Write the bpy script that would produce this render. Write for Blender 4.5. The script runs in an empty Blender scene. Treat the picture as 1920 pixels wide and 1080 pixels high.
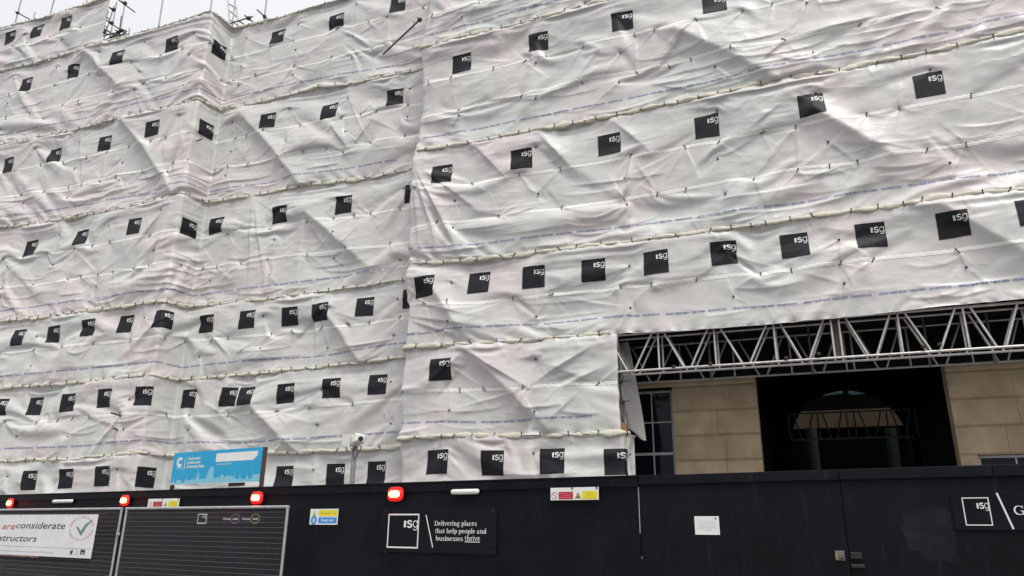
import bpy, math, random
import numpy as np
from mathutils import Vector, Matrix

random.seed(7)
R = math.radians
sc = bpy.context.scene
col = sc.collection

# ------------------------------------------------------------------ camera, sky, sun, exposure
EYE = 1.70
F_PX, PITCH, ROLL, YAW = 1394.26, R(18.2387), R(0.6883), R(-21.283)
cy_, sy_ = math.cos(YAW), math.sin(YAW)
FW = np.array([sy_*math.cos(PITCH), cy_*math.cos(PITCH), math.sin(PITCH)])
RT0 = np.array([cy_, -sy_, 0.0])
UP0 = np.cross(RT0, FW)
RT = RT0*math.cos(ROLL) + UP0*math.sin(ROLL)
UP = -RT0*math.sin(ROLL) + UP0*math.cos(ROLL)
CAM = np.array([0, 0, EYE])

cam = bpy.data.cameras.new('camera')
cam.sensor_width = 36.0
cam.lens = F_PX/1920*36
cam.clip_start = 0.1
cam.clip_end = 3000
camo = bpy.data.objects.new('camera', cam)
col.objects.link(camo)
camo.matrix_world = Matrix(((RT[0], UP[0], -FW[0], 0), (RT[1], UP[1], -FW[1], 0), (RT[2], UP[2], -FW[2], EYE), (0, 0, 0, 1)))
sc.camera = camo

SUN_EL, SUN_AZ = R(62), R(140)          # high, behind the viewer's right shoulder, veiled by cloud
w = bpy.data.worlds.new('World')
sc.world = w
w.use_nodes = True
wn = w.node_tree.nodes
wl = w.node_tree.links
sky = wn.new('ShaderNodeTexSky')
sky.sky_type = 'NISHITA'
sky.sun_disc = False
sky.sun_elevation = SUN_EL
sky.sun_rotation = SUN_AZ
sky.air_density = 1.0
sky.dust_density = 4.0
sky.ozone_density = 1.0
hs = wn.new('ShaderNodeHueSaturation')
hs.inputs['Saturation'].default_value = 0.10
hs.inputs['Value'].default_value = 1.0
wl.new(sky.outputs[0], hs.inputs['Color'])
cloud = wn.new('ShaderNodeMix')          # an even sheet of stratus over the clear-sky light
cloud.data_type = 'RGBA'
cloud.inputs[0].default_value = 0.75
wl.new(hs.outputs[0], cloud.inputs[6])
tcw = wn.new('ShaderNodeTexCoord')       # overcast sky: brighter towards the zenith
sepw = wn.new('ShaderNodeSeparateXYZ')
wl.new(tcw.outputs['Generated'], sepw.inputs[0])
mrw = wn.new('ShaderNodeMapRange')
mrw.inputs['To Min'].default_value = 0.55
mrw.inputs['To Max'].default_value = 1.55
wl.new(sepw.outputs['Z'], mrw.inputs['Value'])
vm = wn.new('ShaderNodeVectorMath')
vm.operation = 'SCALE'
vm.inputs[0].default_value = (3.05, 3.10, 3.22)
wl.new(mrw.outputs[0], vm.inputs['Scale'])
wl.new(vm.outputs[0], cloud.inputs[7])
wl.new(cloud.outputs[2], wn['Background'].inputs['Color'])
wn['Background'].inputs['Strength'].default_value = 0.15

sun = bpy.data.lights.new('sun', 'SUN')
sun.energy = 1.3
sun.angle = R(22)
sun.color = (1.0, 0.97, 0.93)
suno = bpy.data.objects.new('sun', sun)
col.objects.link(suno)
sd = Vector((math.sin(SUN_AZ)*math.cos(SUN_EL), math.cos(SUN_AZ)*math.cos(SUN_EL), math.sin(SUN_EL)))
suno.rotation_euler = sd.to_track_quat('Z', 'Y').to_euler()
suno.location = (5, -10, 30)

sc.view_settings.view_transform = 'Standard'
sc.view_settings.look = 'None'
sc.view_settings.gamma = 1.0
sc.view_settings.exposure = 0.9
sc.cycles.max_bounces = 6

# ------------------------------------------------------------------ helpers
def ray(px, py):
    return FW*F_PX + RT*(px-960) + UP*(540-py)

def at(px, py, y):
    """point where the sight line of a photo pixel meets the vertical plane at depth y"""
    v = ray(px, py)
    return CAM + v*(y/v[1])

HYAW = R(-10.7843)
HD = 8.0
HDIR = np.array([math.cos(HYAW), math.sin(HYAW), 0])
HOUT = np.array([math.sin(HYAW), -math.cos(HYAW), 0])     # towards the street

def hp(px, py, off=0.0):
    """(u, z) on the hoarding plane (off metres in front of it) for a photo pixel"""
    v = ray(px, py)
    t = (HD-off)/(-(v@HOUT))
    P = CAM + v*t
    return float(P@HDIR), float(P[2])

def hpt(u, z, off=0.0):
    return HDIR*u - HOUT*(HD-off) + np.array([0, 0, z])

class MB:
    def __init__(s):
        s.v = []
        s.f = []
    def quad(s, a, b, c, d):
        n = len(s.v)
        s.v += [tuple(a), tuple(b), tuple(c), tuple(d)]
        s.f.append((n, n+1, n+2, n+3))
    def poly(s, pts):
        n = len(s.v)
        s.v += [tuple(p) for p in pts]
        s.f.append(tuple(range(n, n+len(pts))))
    def box(s, x0, x1, y0, y1, z0, z1, c=0.0):
        """box with chamfered vertical/horizontal front edges when c > 0"""
        n = len(s.v)
        if c <= 0:
            s.v += [(x0, y0, z0), (x1, y0, z0), (x1, y1, z0), (x0, y1, z0), (x0, y0, z1), (x1, y0, z1), (x1, y1, z1), (x0, y1, z1)]
            for q in ((0, 1, 5, 4), (1, 2, 6, 5), (2, 3, 7, 6), (3, 0, 4, 7), (4, 5, 6, 7), (3, 2, 1, 0)):
                s.f.append(tuple(n+i for i in q))
        else:
            s.v += [(x0+c, y0, z0+c), (x1-c, y0, z0+c), (x1-c, y0, z1-c), (x0+c, y0, z1-c),
                    (x0, y0+c, z0), (x1, y0+c, z0), (x1, y0+c, z1), (x0, y0+c, z1),
                    (x0, y1, z0), (x1, y1, z0), (x1, y1, z1), (x0, y1, z1)]
            for q in ((0, 1, 2, 3), (4, 5, 1, 0), (5, 6, 2, 1), (6, 7, 3, 2), (7, 4, 0, 3),
                      (8, 9, 5, 4), (9, 10, 6, 5), (10, 11, 7, 6), (11, 8, 4, 7), (11, 10, 9, 8)):
                s.f.append(tuple(n+i for i in q))
        return s
    def tube(s, a, b, r, n=10, r2=None, caps=True):
        a = Vector(a)
        b = Vector(b)
        r2 = r if r2 is None else r2
        d = (b-a).normalized()
        u = d.orthogonal().normalized()
        v = d.cross(u)
        k = len(s.v)
        for P, rr in ((a, r), (b, r2)):
            for i in range(n):
                t = 2*math.pi*i/n
                s.v.append(tuple(P + u*(rr*math.cos(t)) + v*(rr*math.sin(t))))
        for i in range(n):
            j = (i+1) % n
            s.f.append((k+i, k+j, k+n+j, k+n+i))
        if caps:
            s.f.append(tuple(k+i for i in reversed(range(n))))
            s.f.append(tuple(k+n+i for i in range(n)))
        return s
    def path(s, pts, r, n=8):
        for a, b in zip(pts[:-1], pts[1:]):
            s.tube(a, b, r, n)
        return s
    def build(s, name, m, parent=None, loc=None, smooth=False):
        me = bpy.data.meshes.new(name)
        me.from_pydata(s.v, [], s.f)
        me.update()
        return link(name, me, m, parent, loc, smooth)

def link(name, me, m, parent=None, loc=None, smooth=False):
    if smooth:
        me.polygons.foreach_set('use_smooth', [True]*len(me.polygons))
    if m is not None and not me.materials:
        me.materials.append(m)
    o = bpy.data.objects.new(name, me)
    col.objects.link(o)
    if parent is not None:
        o.parent = parent
    if loc is not None:
        o.location = loc
    return o

def auto_smooth(o, ang=40):
    me = o.data
    me.polygons.foreach_set('use_smooth', [True]*len(me.polygons))
    me.set_sharp_from_angle(angle=R(ang))
    return o

def thing(name, label, cat, loc=(0, 0, 0), rz=0.0, group=None):
    o = bpy.data.objects.new(name, None)
    o.empty_display_size = 0.2
    col.objects.link(o)
    o.location = loc
    o.rotation_euler = (0, 0, rz)
    return tag(o, label, cat, group)

def tag(o, label=None, cat=None, group=None, kind=None):
    if label: o['label'] = label
    if cat: o['category'] = cat
    if group: o['group'] = group
    if kind: o['kind'] = kind
    return o

def copy_tree(o, parent=None):
    c = o.copy()
    col.objects.link(c)
    c.parent = parent
    for ch in list(o.children):
        copy_tree(ch, c)
    return c

# ------------------------------------------------------------------ materials
def newmat(name):
    m = bpy.data.materials.new(name)
    m.use_nodes = True
    nt = m.node_tree
    return m, nt, nt.nodes, nt.links, nt.nodes['Principled BSDF']

def mat(name, c, rough=0.6, metal=0.0, var=0.0, scale=6.0, bump=0.0, bscale=40.0, c2=None, streak=None, spec=0.5, stretch=(1, 1, 1), emit=None, es=0.0):
    m, nt, N, L, b = newmat(name)
    b.inputs['Roughness'].default_value = rough
    b.inputs['Metallic'].default_value = metal
    b.inputs['Specular IOR Level'].default_value = spec
    b.inputs['Base Color'].default_value = (*c, 1)
    tc = N.new('ShaderNodeTexCoord')
    mp = N.new('ShaderNodeMapping')
    mp.inputs['Scale'].default_value = stretch
    L.new(tc.outputs['Object'], mp.inputs['Vector'])
    if var > 0 or c2:
        n = N.new('ShaderNodeTexNoise')
        n.inputs['Scale'].default_value = scale
        n.inputs['Detail'].default_value = 6
        n.inputs['Roughness'].default_value = 0.65
        L.new(mp.outputs[0], n.inputs['Vector'])
        r = N.new('ShaderNodeValToRGB')
        r.color_ramp.elements[0].position = 0.35
        r.color_ramp.elements[1].position = 0.68
        k = c2 if c2 else tuple(min(1, x*(1+var)) for x in c)
        r.color_ramp.elements[0].color = (*(c if c2 else tuple(x*(1-var) for x in c)), 1)
        r.color_ramp.elements[1].color = (*k, 1)
        L.new(n.outputs['Fac'], r.inputs['Fac'])
        L.new(r.outputs['Color'], b.inputs['Base Color'])
        mr = N.new('ShaderNodeMapRange')
        mr.inputs['To Min'].default_value = max(0.02, rough-0.12)
        mr.inputs['To Max'].default_value = min(1, rough+0.12)
        L.new(n.outputs['Fac'], mr.inputs['Value'])
        L.new(mr.outputs[0], b.inputs['Roughness'])
    if streak:
        m3 = N.new('ShaderNodeMapping')
        m3.inputs['Scale'].default_value = (7, 7, 0.7)
        L.new(tc.outputs['Object'], m3.inputs['Vector'])
        n3 = N.new('ShaderNodeTexNoise')
        n3.inputs['Scale'].default_value = 1.6
        n3.inputs['Detail'].default_value = 8
        n3.inputs['Roughness'].default_value = 0.72
        L.new(m3.outputs[0], n3.inputs['Vector'])
        r3 = N.new('ShaderNodeMapRange')
        r3.inputs['From Min'].default_value = 0.56
        r3.inputs['From Max'].default_value = 0.78
        r3.inputs['To Max'].default_value = 0.75
        L.new(n3.outputs['Fac'], r3.inputs['Value'])
        x3 = N.new('ShaderNodeMix')
        x3.data_type = 'RGBA'
        L.new(r3.outputs[0], x3.inputs[0])
        old = b.inputs['Base Color'].links[0].from_socket
        L.new(old, x3.inputs[6])
        x3.inputs[7].default_value = (*streak, 1)
        L.new(x3.outputs[2], b.inputs['Base Color'])
    if bump > 0:
        n2 = N.new('ShaderNodeTexNoise')
        n2.inputs['Scale'].default_value = bscale
        n2.inputs['Detail'].default_value = 4
        L.new(mp.outputs[0], n2.inputs['Vector'])
        bp = N.new('ShaderNodeBump')
        bp.inputs['Strength'].default_value = bump
        bp.inputs['Distance'].default_value = 0.01
        L.new(n2.outputs['Fac'], bp.inputs['Height'])
        L.new(bp.outputs[0], b.inputs['Normal'])
    if emit:
        b.inputs['Emission Color'].default_value = (*emit, 1)
        b.inputs['Emission Strength'].default_value = es
    return m

def sheet_mat(name, bands, hem_top=0.0, base=(0.57, 0.56, 0.545)):
    """reinforced white scaffold sheeting; UV is in metres: x along the strip, y down from its top edge"""
    m, nt, N, L, b = newmat(name)
    uv = N.new('ShaderNodeUVMap')
    uv.uv_map = 'metres'
    sep = N.new('ShaderNodeSeparateXYZ')
    L.new(uv.outputs[0], sep.inputs[0])
    def math_(op, a, bb=None, cc=None, clamp=False):
        n = N.new('ShaderNodeMath')
        n.operation = op
        n.use_clamp = clamp
        for i, x in enumerate((a, bb, cc)):
            if x is None: continue
            if isinstance(x, (int, float)): n.inputs[i].default_value = x
            else: L.new(x, n.inputs[i])
        return n.outputs[0]
    # faint pink / green cast of the weathered film
    n1 = N.new('ShaderNodeTexNoise')
    n1.inputs['Scale'].default_value = 0.55
    n1.inputs['Detail'].default_value = 3
    L.new(uv.outputs[0], n1.inputs['Vector'])
    cr = N.new('ShaderNodeValToRGB')
    e = cr.color_ramp.elements
    e[0].position, e[0].color = 0.38, (base[0]*0.955, base[1]*1.0, base[2]*0.975, 1)
    e[1].position, e[1].color = 0.62, (base[0]*1.055, base[1]*0.985, base[2]*0.99, 1)
    L.new(n1.outputs['Fac'], cr.inputs['Fac'])
    # grime
    n2 = N.new('ShaderNodeTexNoise')
    n2.inputs['Scale'].default_value = 3.0
    n2.inputs['Detail'].default_value = 7
    n2.inputs['Roughness'].default_value = 0.7
    L.new(uv.outputs[0], n2.inputs['Vector'])
    gm = N.new('ShaderNodeMapRange')
    gm.inputs['From Min'].default_value = 0.3
    gm.inputs['From Max'].default_value = 0.75
    gm.inputs['To Min'].default_value = 1.03
    gm.inputs['To Max'].default_value = 0.92
    L.new(n2.outputs['Fac'], gm.inputs['Value'])
    mx = N.new('ShaderNodeMix')
    mx.data_type = 'RGBA'
    mx.blend_type = 'MULTIPLY'
    mx.inputs[0].default_value = 1.0
    L.new(cr.outputs['Color'], mx.inputs[6])
    L.new(gm.outputs[0], mx.inputs[7])
    colr = mx.outputs[2]
    # welded eyelet bands: brighter double film with a scalloped edge
    tot = None
    for vb in bands:
        wob = math_('MULTIPLY', math_('SINE', math_('MULTIPLY', sep.outputs['X'], 48.0)), 0.006)
        d = math_('ABSOLUTE', math_('ADD', math_('SUBTRACT', sep.outputs['Y'], vb), wob))
        k = math_('SUBTRACT', 1.0, math_('MULTIPLY', math_('SUBTRACT', d, 0.030), 90.0), clamp=True)
        tot = k if tot is None else math_('MAXIMUM', tot, k)
    # faint vertical weld lines every 2.1 m
    fr = math_('ABSOLUTE', math_('SUBTRACT', math_('FRACT', math_('DIVIDE', sep.outputs['X'], 2.1)), 0.5))
    kl = math_('MULTIPLY', math_('SUBTRACT', 1.0, math_('MULTIPLY', fr, 120.0), clamp=True), 0.14)
    tot = kl if tot is None else math_('MAXIMUM', tot, kl)
    mb = N.new('ShaderNodeMix')
    mb.data_type = 'RGBA'
    L.new(tot, mb.inputs[0])
    L.new(colr, mb.inputs[6])
    mb.inputs[7].default_value = (0.74, 0.725, 0.68, 1)
    L.new(mb.outputs[2], b.inputs['Base Color'])
    b.inputs['Roughness'].default_value = 0.42
    b.inputs['Specular IOR Level'].default_value = 0.4
    # creases: crumpled facets, strong in some places and pulled smooth in others
    def vor(scale, sx, rot, dist):
        mp = N.new('ShaderNodeMapping')
        mp.inputs['Scale'].default_value = (sx, 1.0, 1)
        mp.inputs['Rotation'].default_value = (0, 0, R(rot))
        L.new(uv.outputs[0], mp.inputs['Vector'])
        nd = N.new('ShaderNodeTexNoise')
        nd.inputs['Scale'].default_value = scale*0.8
        nd.inputs['Detail'].default_value = 2
        L.new(mp.outputs[0], nd.inputs['Vector'])
        ad = N.new('ShaderNodeVectorMath')
        ad.operation = 'MULTIPLY_ADD'
        L.new(nd.outputs['Color'], ad.inputs[0])
        ad.inputs[1].default_value = (dist, dist, 0)
        L.new(mp.outputs[0], ad.inputs[2])
        v = N.new('ShaderNodeTexVoronoi')
        v.feature = 'F1'
        v.inputs['Scale'].default_value = scale
        L.new(ad.outputs[0], v.inputs['Vector'])
        return v.outputs['Distance']
    nm = N.new('ShaderNodeTexNoise')
    nm.inputs['Scale'].default_value = 0.9
    nm.inputs['Detail'].default_value = 2
    L.new(uv.outputs[0], nm.inputs['Vector'])
    mk = N.new('ShaderNodeMapRange')
    mk.inputs['From Min'].default_value = 0.38
    mk.inputs['From Max'].default_value = 0.66
    mk.inputs['To Min'].default_value = 0.15
    L.new(nm.outputs['Fac'], mk.inputs['Value'])
    hgt = math_('ADD', math_('MULTIPLY', vor(2.3, 0.45, 17, 0.35), 0.058), math_('MULTIPLY', vor(5.5, 0.5, -24, 0.16), 0.017))
    hgt = math_('MULTIPLY', hgt, mk.outputs[0])
    fine = N.new('ShaderNodeTexNoise')
    fine.inputs['Scale'].default_value = 14
    fine.inputs['Detail'].default_value = 3
    L.new(uv.outputs[0], fine.inputs['Vector'])
    hgt = math_('ADD', hgt, math_('MULTIPLY', fine.outputs['Fac'], 0.0022))
    bp = N.new('ShaderNodeBump')
    bp.inputs['Strength'].default_value = 0.8
    bp.inputs['Distance'].default_value = 1.0
    L.new(hgt, bp.inputs['Height'])
    bq = N.new('ShaderNodeBump')
    bq.inputs['Strength'].default_value = 0.6
    bq.inputs['Distance'].default_value = 0.012
    L.new(tot, bq.inputs['Height'])
    L.new(bp.outputs[0], bq.inputs['Normal'])
    L.new(bq.outputs[0], b.inputs['Normal'])
    return m

M = {}
M['sheet2'] = sheet_mat('sheeting_one_band', [1.04])
M['sheet3'] = sheet_mat('sheeting_two_bands', [1.14, 2.15])
M['sheet0'] = sheet_mat('sheeting_plain', [])
M['hem'] = mat('rolled_hem_cream', (0.52, 0.49, 0.40), 0.5, var=0.10, scale=5, bump=0.5, bscale=18)
M['print'] = mat('black_print', (0.013, 0.013, 0.017), 0.55, var=0.3, scale=8, bump=0.3, bscale=14, spec=0.22)
M['white_print'] = mat('white_print', (0.72, 0.72, 0.71), 0.5)
M['blue_print'] = mat('blue_print', (0.13, 0.17, 0.36), 0.5)
M['tie'] = mat('black_elastic', (0.018, 0.017, 0.017), 0.6)
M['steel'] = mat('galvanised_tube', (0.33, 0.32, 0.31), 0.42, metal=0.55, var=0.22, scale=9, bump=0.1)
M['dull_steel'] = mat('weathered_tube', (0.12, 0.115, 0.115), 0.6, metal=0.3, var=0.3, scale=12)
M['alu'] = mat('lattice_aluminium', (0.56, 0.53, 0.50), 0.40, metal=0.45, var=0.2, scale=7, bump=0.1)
M['rust'] = mat('rusted_clamp', (0.055, 0.036, 0.03), 0.8, var=0.4, scale=30)
M['hoard'] = mat('black_hoarding_paint', (0.0062, 0.0066, 0.0095), 0.5, var=0.35, scale=1.3, bump=0.12, bscale=25, spec=0.10, streak=(0.014, 0.015, 0.020))
M['gate'] = mat('worn_black_gate_paint', (0.0055, 0.0057, 0.0074), 0.55, c2=(0.009, 0.0094, 0.0132), scale=1.1, bump=0.15, bscale=30, spec=0.10, streak=(0.026, 0.028, 0.037))
M['board_black'] = mat('gloss_black_board', (0.0065, 0.007, 0.0105), 0.35, var=0.2, scale=2, spec=0.14)
M['white'] = mat('white_sign_face', (0.72, 0.72, 0.70), 0.45, var=0.05, scale=5)
M['sign_red'] = mat('sign_red', (0.42, 0.012, 0.045), 0.45, var=0.06)
M['sign_pink'] = mat('sign_red_print', (0.72, 0.25, 0.27), 0.5)
M['sign_yellow'] = mat('sign_yellow', (0.70, 0.60, 0.03), 0.45, var=0.05)
M['sign_blue'] = mat('sign_blue', (0.03, 0.24, 0.62), 0.45, var=0.05)
M['cyan'] = mat('cyan_board', (0.012, 0.33, 0.58), 0.4, var=0.07, scale=3)
M['cyan_pale'] = mat('pale_cyan_print', (0.22, 0.52, 0.66), 0.45)
M['ink'] = mat('dark_ink', (0.025, 0.025, 0.04), 0.5)
M['grey_ink'] = mat('grey_ink', (0.30, 0.32, 0.38), 0.5)
M['red_ink'] = mat('red_ink', (0.50, 0.05, 0.07), 0.5)
M['pink_ink'] = mat('pale_red_ink', (0.66, 0.33, 0.30), 0.5)
M['green_ink'] = mat('tick_green', (0.13, 0.22, 0.17), 0.5)
M['olive'] = mat('yellow_print', (0.42, 0.36, 0.04), 0.5)
M['banner'] = mat('banner_vinyl', (0.66, 0.66, 0.66), 0.45, var=0.06, scale=3, bump=0.3, bscale=9)
M['fence'] = mat('fence_galvanised', (0.40, 0.40, 0.41), 0.45, metal=0.35, var=0.15, scale=14)
M['wire'] = mat('fence_wire', (0.20, 0.20, 0.215), 0.55, metal=0.3, spec=0.2)
M['plastic'] = mat('white_plastic', (0.70, 0.70, 0.66), 0.35, var=0.05, scale=12)
M['dark_plastic'] = mat('dark_plastic', (0.015, 0.015, 0.016), 0.4)
M['lens'] = mat('red_lens', (0.35, 0.004, 0.004), 0.25, emit=(1.0, 0.008, 0.004), es=2.2)
M['bloom_halo'] = mat('red_bloom_halo', (0.30, 0.004, 0.004), 0.3, emit=(1.0, 0.006, 0.004), es=0.22)
M['lamp'] = mat('red_lamp_core', (0.8, 0.1, 0.05), 0.3, emit=(1.0, 0.10, 0.020), es=40.0)
M['wood'] = mat('sawn_timber', (0.27, 0.145, 0.075), 0.75, var=0.25, scale=14, stretch=(1, 1, 6), bump=0.3)
M['dark_board'] = mat('dark_deck_and_shade', (0.009, 0.009, 0.012), 0.85, var=0.4, scale=5, spec=0.08)  # deck boards, and the strip of painted shade behind the beams
M['glass'] = mat('dark_window_glass', (0.004, 0.006, 0.012), 0.08, spec=0.2)
M['frame_paint'] = mat('window_frame_paint', (0.33, 0.33, 0.34), 0.5, var=0.08)
M['void'] = mat('passage_shade_black', (0.007, 0.0068, 0.0075), 0.9, var=0.3, scale=2, spec=0.05)  # near-black colour carries the deep shade of the passage
M['green'] = mat('green_column_paint', (0.022, 0.044, 0.024), 0.6, var=0.15, scale=4)
M['teal'] = mat('teal_glint', (0.05, 0.11, 0.12), 0.3)
M['asphalt'] = mat('asphalt', (0.05, 0.05, 0.052), 0.85, var=0.25, scale=20, bump=0.4, bscale=120)
M['paving'] = mat('paving_slabs', (0.24, 0.235, 0.225), 0.8, var=0.15, scale=3, bump=0.2)
M['kerb'] = mat('granite_kerb', (0.27, 0.265, 0.26), 0.75, var=0.2, scale=25)
M['line_paint'] = mat('road_marking_paint', (0.62, 0.50, 0.06), 0.7, var=0.15, scale=15)
M['brick'] = mat('facade_behind', (0.22, 0.19, 0.15), 0.85, var=0.15, scale=3)

def stone_mat():
    m, nt, N, L, b = newmat('buff_limestone')
    tc = N.new('ShaderNodeTexCoord')
    mp = N.new('ShaderNodeMapping')
    mp.inputs['Rotation'].default_value = (R(90), 0, 0)
    L.new(tc.outputs['Object'], mp.inputs['Vector'])
    n = N.new('ShaderNodeTexNoise')
    n.inputs['Scale'].default_value = 1.7
    n.inputs['Detail'].default_value = 8
    n.inputs['Roughness'].default_value = 0.65
    L.new(tc.outputs['Object'], n.inputs['Vector'])
    r = N.new('ShaderNodeValToRGB')
    r.color_ramp.elements[0].position = 0.3
    r.color_ramp.elements[0].color = (0.27, 0.205, 0.135, 1)
    r.color_ramp.elements[1].position = 0.72
    r.color_ramp.elements[1].color = (0.48, 0.38, 0.26, 1)
    L.new(n.outputs['Fac'], r.inputs['Fac'])
    a = N.new('ShaderNodeAttribute')
    a.attribute_name = 'tone'
    mx = N.new('ShaderNodeMix')
    mx.data_type = 'RGBA'
    mx.blend_type = 'MULTIPLY'
    mx.inputs[0].default_value = 1
    L.new(r.outputs['Color'], mx.inputs[6])
    L.new(a.outputs['Color'], mx.inputs[7])
    L.new(mx.outputs[2], b.inputs['Base Color'])
    b.inputs['Roughness'].default_value = 0.85
    n2 = N.new('ShaderNodeTexNoise')
    n2.inputs['Scale'].default_value = 30
    n2.inputs['Detail'].default_value = 6
    L.new(tc.outputs['Object'], n2.inputs['Vector'])
    bp = N.new('ShaderNodeBump')
    bp.inputs['Strength'].default_value = 0.35
    bp.inputs['Distance'].default_value = 0.01
    L.new(n2.outputs['Fac'], bp.inputs['Height'])
    L.new(bp.outputs[0], b.inputs['Normal'])
    return m
M['stone'] = stone_mat()

# ------------------------------------------------------------------ lettering helpers
_dg = None
def text_geo(txt, size, shear=0.0, bold=0.0, res=2, align='LEFT', spacing=1.0):
    """verts (n,2) and faces of a line of lettering, baseline at y = 0"""
    cu = bpy.data.curves.new('t', 'FONT')
    cu.body = txt
    cu.size = size
    cu.shear = shear
    cu.offset = bold
    cu.resolution_u = res
    cu.align_x = align
    cu.space_character = spacing
    o = bpy.data.objects.new('t', cu)
    col.objects.link(o)
    dg = bpy.context.evaluated_depsgraph_get()
    me = bpy.data.meshes.new_from_object(o.evaluated_get(dg))
    v = np.empty(len(me.vertices)*3)
    me.vertices.foreach_get('co', v)
    f = [tuple(p.vertices) for p in me.polygons]
    bpy.data.objects.remove(o)
    bpy.data.curves.remove(cu)
    bpy.data.meshes.remove(me)
    return v.reshape(-1, 3)[:, :2].copy(), f

def stroke(pts, wd, V, F):
    """flat ribbon of width wd (number or per-point list) along a polyline, appended to V, F"""
    pts = np.array(pts, float)
    n = len(pts)
    ws = np.broadcast_to(np.array(wd, float), (n,))
    closed = n > 2 and np.allclose(pts[0], pts[-1])
    k = len(V)
    for i in range(n):
        if closed:
            a, c = pts[(i-1) % (n-1)], pts[(i+1) % (n-1)]
        else:
            a, c = pts[max(i-1, 0)], pts[min(i+1, n-1)]
        t = c-a
        t /= max(np.linalg.norm(t), 1e-9)
        nn = np.array([-t[1], t[0]])
        V.append(pts[i]+nn*ws[i]/2)
        V.append(pts[i]-nn*ws[i]/2)
    for i in range(n-1):
        F.append((k+2*i, k+2*i+1, k+2*i+3, k+2*i+2))

def arc(cx, cy, rx, ry, a0, a1, n=14):
    return [(cx+rx*math.cos(R(a0+(a1-a0)*i/n)), cy+ry*math.sin(R(a0+(a1-a0)*i/n))) for i in range(n+1)]

def dense(pts, step):
    out = [pts[0]]
    for a, b in zip(pts[:-1], pts[1:]):
        d = math.dist(a, b)
        k = max(1, int(math.ceil(d/step)))
        out += [(a[0]+(b[0]-a[0])*i/k, a[1]+(b[1]-a[1])*i/k) for i in range(1, k+1)]
    return out

def logo_letters():
    """the three letters in the upper right of a unit square: short bold bar, bold s, thin g"""
    V, F = [], []
    stroke(dense([(0.555, 0.625), (0.555, 0.815)], 0.05), 0.068, V, F)
    s = arc(0.705, 0.770, 0.062, 0.045, 20, 200, 8) + arc(0.703, 0.676, 0.066, 0.049, 110, -10, 7)[1:] + arc(0.703, 0.676, 0.066, 0.049, -20, -165, 8)
    stroke(s, 0.043, V, F)
    stroke(arc(0.885, 0.722, 0.068, 0.093, 0, 360, 20), 0.024, V, F)
    stroke(dense([(0.953, 0.825), (0.953, 0.620)], 0.05) + arc(0.885, 0.620, 0.068, 0.072, 0, -150, 9)[1:], 0.024, V, F)
    return np.array(V), F
LOGO_V, LOGO_F = logo_letters()

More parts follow.
